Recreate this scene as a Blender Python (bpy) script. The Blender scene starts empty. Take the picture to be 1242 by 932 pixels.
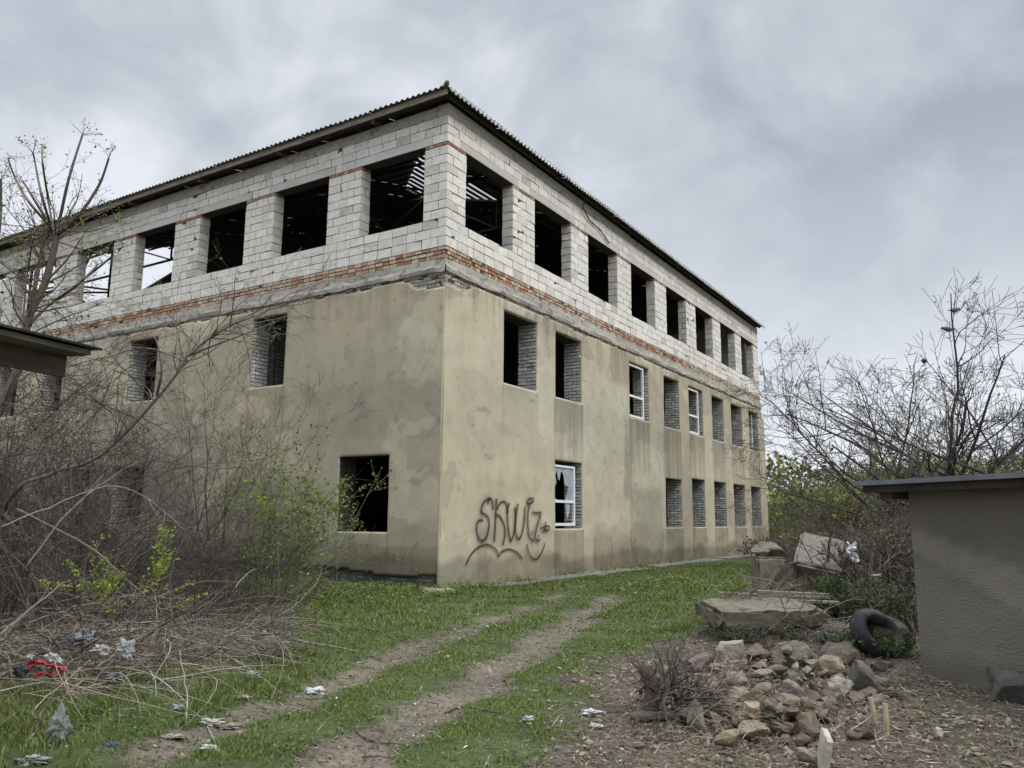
import bpy, math, random
import numpy as np
from mathutils import Vector, Matrix
random.seed(7); RNG = np.random.default_rng(11)
SC = bpy.context.scene; COL = SC.collection
# ------------------------------------------------------------------ camera
FPX, PITCH, ROLL, EYE = 973.65, math.radians(9.5866), math.radians(0.4264), 1.34
cp, sp = math.cos(PITCH), math.sin(PITCH)
c_f = Vector((0, cp, sp)); _r = Vector((1, 0, 0)); _u = Vector((0, -sp, cp))
c_r = math.cos(ROLL)*_r + math.sin(ROLL)*_u; c_u = -math.sin(ROLL)*_r + math.cos(ROLL)*_u
cam = bpy.data.cameras.new('camera'); camo = bpy.data.objects.new('camera', cam); COL.objects.link(camo)
cam.sensor_width = 36; cam.lens = FPX/1242*36; cam.clip_start = 0.05; cam.clip_end = 6000
camo.matrix_world = Matrix(((c_r.x, c_u.x, -c_f.x, 0), (c_r.y, c_u.y, -c_f.y, 0), (c_r.z, c_u.z, -c_f.z, EYE), (0, 0, 0, 1)))
SC.camera = camo
def ray(x, y): return c_f + c_r*((x-621)/FPX) + c_u*((466-y)/FPX)
def G(x, y, z=0.0):                     # photo pixel -> point at height z
    d = ray(x, y); t = (z-EYE)/d.z; return Vector((d.x*t, d.y*t, z))
def D(x, y, dep):                       # photo pixel -> point at distance dep ahead
    d = ray(x, y); t = dep/d.y; return Vector((d.x*t, dep, EYE+d.z*t))
# ------------------------------------------------------------------ sky, sun, exposure
SUN_EL, SUN_AZ = math.radians(48), math.radians(136)     # azimuth from +Y clockwise
W = bpy.data.worlds.new('World'); SC.world = W; W.use_nodes = True
nt = W.node_tree; N = nt.nodes; Lk = nt.links; N.clear()
def nd(t, **k):
    n = N.new(t)
    for a, b in k.items(): setattr(n, a, b)
    return n
out = nd('ShaderNodeOutputWorld')
sky = nd('ShaderNodeTexSky', sky_type='NISHITA', sun_disc=False, sun_elevation=SUN_EL, sun_rotation=SUN_AZ, air_density=1.0, dust_density=2.0)
bgs = nd('ShaderNodeBackground'); bgs.inputs[1].default_value = 0.07; Lk.new(sky.outputs[0], bgs.inputs[0])
tc = nd('ShaderNodeTexCoord')
mp = nd('ShaderNodeMapping'); mp.inputs['Scale'].default_value = (1.0, 1.0, 1.35); mp.inputs['Location'].default_value = (13.9, 2.2, 6.16)
mp.inputs['Rotation'].default_value = (0.25, -0.35, 0.4)
Lk.new(tc.outputs['Generated'], mp.inputs[0])
n1 = nd('ShaderNodeTexNoise'); n1.inputs['Scale'].default_value = 2.0; n1.inputs['Detail'].default_value = 6; n1.inputs['Roughness'].default_value = 0.48; n1.inputs['Distortion'].default_value = 0.45
n2 = nd('ShaderNodeTexNoise'); n2.inputs['Scale'].default_value = 5.5; n2.inputs['Detail'].default_value = 5; n2.inputs['Roughness'].default_value = 0.55; n2.inputs['Distortion'].default_value = 0.6
Lk.new(mp.outputs[0], n1.inputs[0]); Lk.new(mp.outputs[0], n2.inputs[0])
mx = nd('ShaderNodeMix', data_type='FLOAT'); mx.inputs[0].default_value = 0.28
Lk.new(n1.outputs[0], mx.inputs[2]); Lk.new(n2.outputs[0], mx.inputs[3])
rp = nd('ShaderNodeValToRGB'); cr = rp.color_ramp
cr.elements[0].position = 0.38; cr.elements[0].color = (0.372, 0.42, 0.478, 1)
cr.elements[1].position = 0.57; cr.elements[1].color = (0.76, 0.785, 0.86, 1)
e = cr.elements.new(0.48); e.color = (0.53, 0.572, 0.63, 1)
Lk.new(mx.outputs[0], rp.inputs[0])
sx = nd('ShaderNodeSeparateXYZ'); Lk.new(tc.outputs['Generated'], sx.inputs[0])
# brighter and whiter towards the horizon, and the bright thin overcast overhead
hz = nd('ShaderNodeMapRange'); hz.inputs[1].default_value = 0.0; hz.inputs[2].default_value = 0.42; hz.inputs[3].default_value = 0.95; hz.inputs[4].default_value = 0.0
Lk.new(sx.outputs[2], hz.inputs[0])
mh = nd('ShaderNodeMix', data_type='RGBA'); mh.inputs[7].default_value = (0.79, 0.82, 0.885, 1)
Lk.new(hz.outputs[0], mh.inputs[0]); Lk.new(rp.outputs[0], mh.inputs[6])
ze = nd('ShaderNodeMapRange', interpolation_type='SMOOTHSTEP'); ze.inputs[1].default_value = 0.56; ze.inputs[2].default_value = 0.95; ze.inputs[3].default_value = 1.0; ze.inputs[4].default_value = 5.0
Lk.new(sx.outputs[2], ze.inputs[0])
bgc = nd('ShaderNodeBackground'); Lk.new(mh.outputs[2], bgc.inputs[0]); Lk.new(ze.outputs[0], bgc.inputs[1])
ms = nd('ShaderNodeMixShader'); ms.inputs[0].default_value = 0.90
Lk.new(bgs.outputs[0], ms.inputs[1]); Lk.new(bgc.outputs[0], ms.inputs[2]); Lk.new(ms.outputs[0], out.inputs[0])
sl = bpy.data.lights.new('sun', 'SUN'); sl.energy = 1.45; sl.angle = math.radians(20); sl.color = (1.0, 0.96, 0.88)
so = bpy.data.objects.new('sun', sl); COL.objects.link(so)
sd = Vector((math.sin(SUN_AZ)*math.cos(SUN_EL), math.cos(SUN_AZ)*math.cos(SUN_EL), math.sin(SUN_EL)))
so.rotation_euler = sd.to_track_quat('Z', 'Y').to_euler(); so.location = (0, 0, 60)
SC.view_settings.view_transform = 'Standard'; SC.view_settings.look = 'None'
SC.view_settings.exposure = 0.22; SC.view_settings.gamma = 1.0; SC.view_settings.use_curve_mapping = False
try:
    SC.cycles.use_denoising = True; SC.cycles.max_bounces = 6; SC.cycles.transparent_max_bounces = 12
except Exception: pass
# ------------------------------------------------------------------ helpers
def hash2(ix, iy, seed):
    h = (ix.astype(np.int64)*374761393 + iy.astype(np.int64)*668265263 + seed*1274126177) & 0xffffffff
    h = ((h ^ (h >> 13))*1274126177) & 0xffffffff
    h = h ^ (h >> 16)
    return (h & 0xffff)/65535.0
def vnoise(x, y, seed=0):
    x = np.asarray(x, float); y = np.asarray(y, float)
    ix = np.floor(x).astype(np.int64); iy = np.floor(y).astype(np.int64); fx = x-ix; fy = y-iy
    fx = fx*fx*(3-2*fx); fy = fy*fy*(3-2*fy)
    a = hash2(ix, iy, seed); b = hash2(ix+1, iy, seed); c = hash2(ix, iy+1, seed); d = hash2(ix+1, iy+1, seed)
    return (a*(1-fx)+b*fx)*(1-fy)+(c*(1-fx)+d*fx)*fy
def fbm(x, y, seed=0, o=4):
    s = 0; a = 0.5; t = 0
    for k in range(o):
        s = s + a*vnoise(x*2**k, y*2**k, seed+k*17); t += a; a *= 0.5
    return s/t
def tint(c, a, b):
    k = random.uniform(a, b); return tuple(x*k for x in c)
def sstep(a, b, x):
    t = np.clip((np.asarray(x, float)-a)/(b-a), 0, 1); return t*t*(3-2*t)
class MB:
    def __init__(s): s.v = []; s.f = []; s.c = []
    def add(s, vs, fs, col=(1, 1, 1)):
        o = len(s.v); s.v.extend(vs); s.f.extend([tuple(i+o for i in f) for f in fs]); s.c.extend([col]*len(vs))
    def box(s, a, b, col=(1, 1, 1), M=None, jit=0.0):
        x0, y0, z0 = a; x1, y1, z1 = b
        vs = [(x0, y0, z0), (x1, y0, z0), (x1, y1, z0), (x0, y1, z0), (x0, y0, z1), (x1, y0, z1), (x1, y1, z1), (x0, y1, z1)]
        if jit: vs = [tuple(c+random.uniform(-jit, jit) for c in v) for v in vs]
        if M is not None: vs = [tuple(M @ Vector(v)) for v in vs]
        s.add(vs, [(0, 3, 2, 1), (4, 5, 6, 7), (0, 1, 5, 4), (1, 2, 6, 5), (2, 3, 7, 6), (3, 0, 4, 7)], col)
    def bar(s, p, q, w, h, col=(1, 1, 1), up=Vector((0, 0, 1))):
        p = Vector(p); q = Vector(q); d = (q-p).normalized(); x = d.cross(up)
        if x.length < 1e-3: x = d.cross(Vector((0, 1, 0)))
        x.normalize(); y = x.cross(d)
        vs = []
        for c in (p, q):
            for a, b in ((-1, -1), (1, -1), (1, 1), (-1, 1)): vs.append(tuple(c+x*(a*w/2)+y*(b*h/2)))
        s.add(vs, [(0, 1, 2, 3), (7, 6, 5, 4), (0, 4, 5, 1), (1, 5, 6, 2), (2, 6, 7, 3), (3, 7, 4, 0)], col)
    def tube(s, pts, rad, n=4, col=(1, 1, 1)):
        m = len(pts)
        if m < 2: return
        vs = []; up = Vector((0.31, 0.17, 0.93))
        for i in range(m):
            p = pts[i]; d = (pts[min(i+1, m-1)]-pts[max(i-1, 0)])
            x = d.cross(up)
            if x.length < 1e-6: x = Vector((1, 0, 0))
            x.normalize(); y = d.cross(x); y.normalize(); r = rad[i]
            for k in range(n):
                a = 2*math.pi*k/n; q = p+x*(math.cos(a)*r)+y*(math.sin(a)*r); vs.append((q.x, q.y, q.z))
        fs = []
        for i in range(m-1):
            for k in range(n):
                k2 = (k+1) % n; fs.append((i*n+k, i*n+k2, (i+1)*n+k2, (i+1)*n+k))
        fs.append(tuple(range((m-1)*n, m*n))); fs.append(tuple(reversed(range(n))))
        s.add(vs, fs, col)
    def quad(s, vs, col=(1, 1, 1)): s.add([tuple(v) for v in vs], [tuple(range(len(vs)))], col)
    def build(s, name, mat, parent=None, flip=False, smooth=False, loc=None, origin=None):
        if origin is not None:
            o_ = origin; s.v = [(v[0]-o_[0], v[1]-o_[1], v[2]-o_[2]) for v in s.v]; loc = o_
        me = bpy.data.meshes.new(name)
        fs = [tuple(reversed(f)) for f in s.f] if flip else s.f
        me.from_pydata(s.v, [], fs)
        ca = me.color_attributes.new('Col', 'FLOAT_COLOR', 'POINT')
        arr = np.ones((len(s.v), 4), np.float32)
        if len(s.v): arr[:, :3] = np.array(s.c, np.float32)
        ca.data.foreach_set('color', arr.ravel())
        if smooth: me.polygons.foreach_set('use_smooth', [True]*len(me.polygons))
        me.materials.append(mat); me.update()
        o = bpy.data.objects.new(name, me); COL.objects.link(o)
        if parent is not None: o.parent = parent
        if loc is not None: o.location = loc
        return o
def npmesh(name, V, Fq, mat, Ccol=None, parent=None, smooth=False):
    """V (n,3), Fq (m,k) constant k"""
    me = bpy.data.meshes.new(name); n = len(V); m, k = Fq.shape
    me.vertices.add(n); me.vertices.foreach_set('co', np.asarray(V, np.float32).ravel())
    me.loops.add(m*k); me.loops.foreach_set('vertex_index', Fq.astype(np.int32).ravel())
    me.polygons.add(m); me.polygons.foreach_set('loop_start', np.arange(0, m*k, k, dtype=np.int32))
    try: me.polygons.foreach_set('loop_total', np.full(m, k, np.int32))
    except Exception: pass
    if smooth: me.polygons.foreach_set('use_smooth', np.ones(m, bool))
    me.update(calc_edges=True)
    ca = me.color_attributes.new('Col', 'FLOAT_COLOR', 'POINT')
    arr = np.ones((n, 4), np.float32)
    if Ccol is not None: arr[:, :3] = Ccol
    ca.data.foreach_set('color', arr.ravel())
    me.materials.append(mat)
    o = bpy.data.objects.new(name, me); COL.objects.link(o)
    if parent is not None: o.parent = parent
    return o
def tag(o, label=None, cat=None, group=None, kind=None):
    if label: o['label'] = label
    if cat: o['category'] = cat
    if group: o['group'] = group
    if kind: o['kind'] = kind
    return o
def empty(name, loc, rz=0.0):
    o = bpy.data.objects.new(name, None); o.empty_display_size = 0.2; COL.objects.link(o); o.location = loc; o.rotation_euler = (0, 0, rz); return o
def mat(name, c1, c2=None, scale=6.0, rough=0.9, bump=0.0, bscale=30.0, bdist=0.01, attr=True, spec=0.25, detail=6, c3=None, s3=40.0, transl=0.0, alpha=None, metal=0.0, coords='Object', stretch=None, vor=0.0):
    m = bpy.data.materials.new(name); m.use_nodes = True; t = m.node_tree; n = t.nodes; L = t.links; n.clear()
    o = n.new('ShaderNodeOutputMaterial'); b = n.new('ShaderNodeBsdfPrincipled'); L.new(b.outputs[0], o.inputs[0])
    b.inputs['Roughness'].default_value = rough; b.inputs['Specular IOR Level'].default_value = spec; b.inputs['Metallic'].default_value = metal
    tcn = n.new('ShaderNodeTexCoord'); src = tcn.outputs[coords]
    if stretch:
        mpn = n.new('ShaderNodeMapping'); mpn.inputs['Scale'].default_value = stretch; L.new(src, mpn.inputs[0]); src = mpn.outputs[0]
    col = None
    if c2 is None: c2 = c1
    nz = n.new('ShaderNodeTexNoise'); nz.inputs['Scale'].default_value = scale; nz.inputs['Detail'].default_value = detail; nz.inputs['Roughness'].default_value = 0.62
    L.new(src, nz.inputs[0])
    rm = n.new('ShaderNodeValToRGB'); rm.color_ramp.elements[0].position = 0.33; rm.color_ramp.elements[1].position = 0.68
    rm.color_ramp.elements[0].color = (*c1, 1); rm.color_ramp.elements[1].color = (*c2, 1); L.new(nz.outputs[0], rm.inputs[0]); col = rm.outputs[0]
    if c3 is not None:
        n3 = n.new('ShaderNodeTexNoise'); n3.inputs['Scale'].default_value = s3; n3.inputs['Detail'].default_value = 4; L.new(src, n3.inputs[0])
        r3 = n.new('ShaderNodeMapRange'); r3.inputs[1].default_value = 0.52; r3.inputs[2].default_value = 0.66; L.new(n3.outputs[0], r3.inputs[0])
        m3 = n.new('ShaderNodeMix'); m3.data_type = 'RGBA'; L.new(r3.outputs[0], m3.inputs[0]); L.new(col, m3.inputs[6]); m3.inputs[7].default_value = (*c3, 1); col = m3.outputs[2]
    if attr:
        a = n.new('ShaderNodeVertexColor'); a.layer_name = 'Col'
        mm = n.new('ShaderNodeMix'); mm.data_type = 'RGBA'; mm.blend_type = 'MULTIPLY'; mm.inputs[0].default_value = 1.0
        L.new(col, mm.inputs[6]); L.new(a.outputs[0], mm.inputs[7]); col = mm.outputs[2]
    L.new(col, b.inputs['Base Color'])
    if bump:
        bn = n.new('ShaderNodeTexNoise'); bn.inputs['Scale'].default_value = bscale; bn.inputs['Detail'].default_value = 6; bn.inputs['Roughness'].default_value = 0.65; L.new(src, bn.inputs[0])
        bp = n.new('ShaderNodeBump'); bp.inputs['Strength'].default_value = bump; bp.inputs['Distance'].default_value = bdist; L.new(bn.outputs[0], bp.inputs['Height']); L.new(bp.outputs[0], b.inputs['Normal'])
    if transl:
        tr = n.new('ShaderNodeBsdfTranslucent'); L.new(col, tr.inputs[0]); ms_ = n.new('ShaderNodeMixShader'); ms_.inputs[0].default_value = transl
        L.new(b.outputs[0], ms_.inputs[1]); L.new(tr.outputs[0], ms_.inputs[2]); L.new(ms_.outputs[0], o.inputs[0])
    if alpha is not None: b.inputs['Alpha'].default_value = alpha
    return m
M = {}
M['block'] = mat('white_blockwork', (0.67, 0.645, 0.595), (0.76, 0.735, 0.685), 5, 0.92, 0.4, 60, 0.005, c3=(0.60, 0.57, 0.515), s3=9)
M['mortar'] = mat('grey_mortar', (0.05, 0.047, 0.044), (0.10, 0.095, 0.088), 14, 0.95, 0.5, 50, 0.008)
M['redbrick'] = mat('old_brick', (0.85, 0.85, 0.85), (1.0, 1.0, 1.0), 12, 0.92, 0.5, 70, 0.005)
M['conc'] = mat('grey_concrete', (0.20, 0.192, 0.170), (0.34, 0.325, 0.29), 5, 0.92, 0.6, 25, 0.012, c3=(0.14, 0.135, 0.12), s3=5)
M['lintel'] = mat('smooth_concrete', (0.52, 0.51, 0.475), (0.62, 0.61, 0.575), 2.2, 0.9, 0.3, 30, 0.005)
M['plaster'] = mat('sand_plaster', (0.90, 0.90, 0.90), (1.06, 1.06, 1.06), 1.1, 0.95, 0.55, 22, 0.007, c3=(0.86, 0.87, 0.90), s3=2.6)
M['innerdark'] = mat('darkened_interior', (0.035, 0.032, 0.03), (0.07, 0.065, 0.06), 2, 0.95)  # floors and partitions: darkness of the unlit rooms put into the base colour
M['slate'] = mat('weathered_corrugated_sheet', (0.13, 0.135, 0.125), (0.235, 0.24, 0.225), 1.3, 0.9, 0.4, 30, 0.004, c3=(0.09, 0.10, 0.075), s3=6)
M['darkwood'] = mat('dark_roof_timber', (0.045, 0.038, 0.032), (0.09, 0.078, 0.065), 4, 0.9, 0.3, 40, 0.004)
M['greywood'] = mat('weathered_grey_board', (0.10, 0.09, 0.075), (0.20, 0.185, 0.155), 3, 0.9, 0.5, 14, 0.008, stretch=(1, 1, 6))
M['steel'] = mat('rusty_steel', (0.035, 0.028, 0.025), (0.07, 0.05, 0.04), 8, 0.7, metal=0.3)
M['pvc'] = mat('white_plastic_frame', (0.72, 0.74, 0.76), (0.80, 0.81, 0.82), 2, 0.4, spec=0.5)
M['rubber'] = mat('black_rubber', (0.014, 0.015, 0.017), (0.030, 0.031, 0.033), 6, 0.75, 0.3, 60, 0.003, spec=0.3, c3=(0.075, 0.065, 0.05), s3=5)
M['rock'] = mat('broken_stone', (0.72, 0.69, 0.64), (1.12, 1.07, 0.98), 7, 0.93, 0.9, 22, 0.03, c3=(0.42, 0.36, 0.29), s3=7)
M['bark'] = mat('brown_grey_bark', (0.75, 0.75, 0.75), (1.1, 1.1, 1.1), 20, 0.93, 0.4, 60, 0.004)
M['leaf'] = mat('young_leaf', (0.85, 0.85, 0.85), (1.1, 1.1, 1.1), 30, 0.6, transl=0.35, spec=0.3)
M['grass'] = mat('grass_blade', (0.9, 0.9, 0.9), (1.05, 1.05, 1.05), 4, 0.65, transl=0.3, spec=0.25)
M['litter'] = mat('dead_leaf', (0.85, 0.85, 0.85), (1.1, 1.1, 1.1), 30, 0.9)
M['bag'] = mat('thin_plastic_film', (0.34, 0.345, 0.335), (0.55, 0.555, 0.55), 14, 0.45, 0.6, 26, 0.02, spec=0.5, transl=0.25, c3=(0.30, 0.30, 0.27), s3=9)
M['cloth'] = mat('crumpled_sheet', (0.9, 0.9, 0.9), (1.05, 1.05, 1.05), 6, 0.6, 0.5, 30, 0.01)
M['shed'] = mat('rough_stucco', (0.170, 0.155, 0.130), (0.215, 0.196, 0.165), 1.6, 0.96, 1.0, 26, 0.02, stretch=(1, 1, 2.4))
M['metalroof'] = mat('dull_roof_sheet', (0.10, 0.11, 0.12), (0.18, 0.19, 0.205), 3, 0.6, spec=0.4)
M['spray'] = mat('dark_spray_paint', (0.035, 0.033, 0.032), (0.06, 0.057, 0.055), 9, 0.8)
# ------------------------------------------------------------------ ground
TL = [(-3.3, 0.2), (-2.1, 4.65), (-1.64, 6.28), (-1.14, 8.33), (-0.55, 10.5), (0.05, 12.5), (1.15, 15.6), (2.6, 19.0), (4.6, 23.0)]
TR = [(-1.7, 0.2), (-0.89, 4.65), (-0.58, 6.05), (0.18, 8.64), (0.75, 10.9), (1.32, 13.15), (2.35, 16.2), (3.9, 20.0)]
def pdist(x, y, P):
    best = np.full(np.shape(x), 1e9)
    for (ax, ay), (bx, by) in zip(P[:-1], P[1:]):
        dx, dy = bx-ax, by-ay; t = np.clip(((x-ax)*dx+(y-ay)*dy)/(dx*dx+dy*dy), 0, 1)
        best = np.minimum(best, np.hypot(x-ax-t*dx, y-ay-t*dy))
    return best
def gau(x, y, cx, cy, rx, ry, a=0.0):
    c, s = math.cos(a), math.sin(a); u = (x-cx)*c+(y-cy)*s; v = -(x-cx)*s+(y-cy)*c
    return np.exp(-((u/rx)**2+(v/ry)**2))
def gh(x, y):
    x = np.asarray(x, float); y = np.asarray(y, float)
    dl = pdist(x, y, TL); dr = pdist(x, y, TR)
    near = 1-sstep(14, 20, y)
    h = -0.055*np.exp(-(dl/0.24)**2)*near - 0.06*np.exp(-(dr/0.28)**2)*near
    h = h + 0.035*(fbm(x*0.7, y*0.7, 3)-0.5)*2*np.minimum(1, 0.3+0.7*near) + 0.03*(fbm(x*3.1, y*3.1, 5, 3)-0.5)
    h = h + 0.20*gau(x, y, 3.35, 9.6, 1.0, 1.9) + 0.22*gau(x, y, 2.15, 6.7, 0.8, 0.75) + 0.10*gau(x, y, 5.2, 14.5, 2.2, 3.5) + 0.06*gau(x, y, 3.2, 5.6, 1.2, 0.9)
    h = h + 0.22*gau(x, y, -3.9, 8.0, 1.5, 1.6) + 0.12*gau(x, y, -4.5, 5.6, 1.3, 1.2)
    h = h + 0.13*gau(x, y, 2.9, 16.5, 0.9, 0.7)
    far = sstep(60, 400, np.hypot(x, y)); h = h + far*1.2*(fbm(x*0.01, y*0.01, 9)-0.4)
    return h
def ghs(x, y): return float(gh(np.array([x]), np.array([y]))[0])
def dirt_mask(x, y):      # 1 = bare earth
    x = np.asarray(x, float); y = np.asarray(y, float)
    wob = (fbm(x*2.3, y*2.3, 21)-0.5)*0.50 + (fbm(x*7, y*7, 22, 3)-0.5)*0.36
    dl = pdist(x, y, TL)+wob; dr = pdist(x, y, TR)+wob
    fade = 1-sstep(13.0, 17.5, y+wob*6)
    m = np.maximum((1-sstep(0.10, 0.32, dl))*np.where(y > 7, 0.85, 1), (1-sstep(0.14, 0.36, dr))*np.where(y > 8, 0.88, 1))*fade
    # brown ground on the right, its left edge running back from the camera
    edge = np.interp(y, [0, 4.6, 6.6, 7.6, 8.6, 9.6, 10.6, 13, 16, 19], [-0.5, 0.15, 0.45, 0.75, 1.15, 2.0, 3.3, 4.6, 6.0, 9.0])
    m = np.maximum(m, sstep(-0.25, 0.25, x-edge+wob*2.0))
    # dug patch further back
    m = np.maximum(m, sstep(0.3, 0.6, gau(x, y, 3.6, 17.6, 1.6, 0.45, 0.25)+wob*0.4))
    # left: brush heap ground and the dark strip along the left facade
    b = np.interp(y, [0, 4.5, 5.4, 6.5, 7.6, 9.0, 11, 14, 17, 30], [-3.6, -3.5, -3.3, -3.1, -2.35, -2.3, -3.1, -3.3, -3.2, -3.5])
    m = np.maximum(m, sstep(-0.3, 0.5, b-x+wob*2.2)*0.92)
    return np.clip(m, 0, 1)
def axis(parts):
    a = [parts[0][0]]
    for s0, s1, st in parts:
        n = max(1, int(round((s1-s0)/st))); a += list(np.linspace(s0, s1, n+1)[1:])
    return np.array(a)
gx = axis([(-3000, -300, 300), (-300, -60, 20), (-60, -16, 2), (-16, -6, 0.25), (-6, 7, 0.05), (7, 16, 0.25), (16, 60, 2), (60, 300, 20), (300, 3000, 300)])
gy = axis([(-3000, -300, 300), (-300, -30, 20), (-30, -4, 1.0), (-4, 3, 0.25), (3, 12, 0.05), (12, 22, 0.1), (22, 45, 0.5), (45, 120, 5), (120, 300, 20), (300, 3000, 300)])
X, Y = np.meshgrid(gx, gy); Z = gh(X, Y); DM = dirt_mask(X, Y)
rut = np.minimum(pdist(X, Y, TL), pdist(X, Y, TR))
soil = np.array([0.115, 0.093, 0.069]); rutc = np.array([0.172, 0.148, 0.114]); turf = np.array([0.062, 0.085, 0.028]); darks = np.array([0.060, 0.050, 0.036])
k = (1-sstep(0.2, 0.45, rut))[..., None]*(0.55+0.45*fbm(X*1.3, Y*1.3, 44))[..., None]
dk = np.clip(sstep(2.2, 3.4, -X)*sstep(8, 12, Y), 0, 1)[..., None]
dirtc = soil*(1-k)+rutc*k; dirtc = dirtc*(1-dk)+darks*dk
rr = sstep(1.2, 2.2, X)[..., None]*0.25; dirtc = dirtc*(1-rr)+np.array([0.082, 0.068, 0.052])*rr
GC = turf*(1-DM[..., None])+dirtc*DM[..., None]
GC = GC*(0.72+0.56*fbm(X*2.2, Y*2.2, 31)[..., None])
ny, nx = X.shape; idx = np.arange(nx*ny).reshape(ny, nx)
Fq = np.stack([idx[:-1, :-1], idx[:-1, 1:], idx[1:, 1:], idx[1:, :-1]], -1).reshape(-1, 4)
M['ground'] = mat('earth', (0.70, 0.69, 0.67), (1.2, 1.2, 1.2), 9, 0.97, 0.9, 34, 0.03, c3=(0.62, 0.58, 0.52), s3=26)
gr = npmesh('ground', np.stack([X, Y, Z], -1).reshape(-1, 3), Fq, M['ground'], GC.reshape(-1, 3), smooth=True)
tag(gr, 'uneven earth yard with two worn wheel ruts curving past the building', kind='structure')
# ------------------------------------------------------------------ building
TH = math.radians(90-32.128); CO = Vector((-1.386, 15.788, 0)); LR, LL = 23.67, 22.9
Rz = Matrix.Rotation(TH, 4, 'Z'); BM = Matrix.Translation(CO) @ Rz; BMi = BM.inverted()
bld = empty('unfinished_building', CO, TH)
tag(bld, 'abandoned three storey building, stained plaster below and raw white blockwork with empty openings above', 'building')
def W2R(px, py, d=0.0):     # pixel -> (s, z) on the long facade plane
    o = BMi @ Vector((0, 0, EYE)); r = BMi.to_3x3() @ ray(px, py); t = (d-o.y)/r.y; p = o+r*t; return p.x, p.z
PR = lambda s, d, z: (s, d, z)
PL = lambda s, d, z: (d, s, z)
WR2 = [('A', 2.19, 3.68), ('B', 4.59, 6.02), ('C', 9.11, 10.58), ('D', 11.85, 13.27), ('E', 14.2, 15.68), ('F', 16.70, 18.12), ('G', 19.08, 20.63), ('H', 21.58, 23.04)]
WR1 = [('b', 4.57, 6.0), ('d', 11.82, 13.26), ('e', 14.26, 15.63), ('f', 16.65, 18.1), ('g', 19.07, 20.61), ('h', 21.5, 23.01)]
WL2 = [(4.54, 5.72), (9.41, 10.66), (13.9, 15.2), (16.4, 17.7), (19.6, 20.9)]
WL1 = [(1.29, 2.69), (9.55, 10.95), (12.0, 13.4), (16.4, 17.8), (19.3, 20.7)]
UR = [(0.68+2.92*i, 2.60+2.92*i) for i in range(7)]+[(21.0, 22.85)]
UL = [(0.60, 2.41), (3.42, 5.25), (6.27, 8.06), (9.10, 10.88), (11.92, 13.80), (14.95, 17.30), (17.95, 19.8), (20.7, 22.3)]
Z = dict(s1=1.13, t1=2.78, s2=4.35, t2=6.02, pl=6.36, ring=6.63, blk=6.91, s3=7.51, br=9.11, li=9.185, l2=9.385, rb=9.785, top=10.03)
holesR_low = [(a, b, 1.13, 2.78 if n != 'd' else 2.68) for n, a, b in WR1]+[(a, b, Z['s2'], Z['t2']) for n, a, b in WR2]
holesL_low = [(a, b, 1.07, 2.63) for a, b in WL1]+[(a, b, 4.36, 6.05) for a, b in WL2]
holesR_up = [(a, b, Z['s3'], Z['li']) for a, b in UR]; holesL_up = [(a, b, Z['s3'], Z['li']) for a, b in UL]
def core(mb, P, s0, s1, z0, z1, d0, d1, holes, col=(1, 1, 1)):
    xs = sorted({s0, s1} | {h[0] for h in holes} | {h[1] for h in holes}); zs = sorted({z0, z1} | {h[2] for h in holes} | {h[3] for h in holes})
    xs = [x for x in xs if s0 <= x <= s1]; zs = [z for z in zs if z0 <= z <= z1]
    def solid(i, j):
        if i < 0 or j < 0 or i >= len(xs)-1 or j >= len(zs)-1: return False
        cx, cz = (xs[i]+xs[i+1])/2, (zs[j]+zs[j+1])/2
        return not any(h[0] < cx < h[1] and h[2] < cz < h[3] for h in holes)
    for i in range(len(xs)-1):
        for j in range(len(zs)-1):
            if not solid(i, j): continue
            a, b, c, e = xs[i], xs[i+1], zs[j], zs[j+1]
            mb.quad([P(a, d0, c), P(b, d0, c), P(b, d0, e), P(a, d0, e)], col); mb.quad([P(b, d1, c), P(a, d1, c), P(a, d1, e), P(b, d1, e)], col)
            if not solid(i-1, j): mb.quad([P(a, d1, c), P(a, d0, c), P(a, d0, e), P(a, d1, e)], col)
            if not solid(i+1, j): mb.quad([P(b, d0, c), P(b, d1, c), P(b, d1, e), P(b, d0, e)], col)
            if not solid(i, j-1): mb.quad([P(a, d1, c), P(b, d1, c), P(b, d0, c), P(a, d0, c)], col)
            if not solid(i, j+1): mb.quad([P(a, d0, e), P(b, d0, e), P(b, d1, e), P(a, d1, e)], col)
def chipbox(mb, P, a, b, c, e, d, dep, col, chip=0.14):
    """one brick: front face at depth d, body to d+dep, with small dents at the corners"""
    j = lambda m=0.003: random.uniform(-m, m)
    f = [[a+j(), c+j()], [b+j(), c+j()], [b+j(), e+j()], [a+j(), e+j()]]; dd = [d+j(0.004) for _ in range(4)]
    if random.random() < chip:
        q = random.randrange(4); m = random.uniform(0.005, 0.03); f[q][0] += m if q in (0, 3) else -m; f[q][1] += (m if q in (0, 1) else -m)*0.6; dd[q] += 0.012
    v = [P(f[i][0], dd[i], f[i][1]) for i in range(4)]+[P(x, d+dep, z) for x, z in ((a, c), (b, c), (b, e), (a, e))]
    mb.add(v, [(0, 1, 2, 3), (4, 5, 1, 0), (5, 6, 2, 1), (6, 7, 3, 2), (7, 4, 0, 3)], col)
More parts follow.
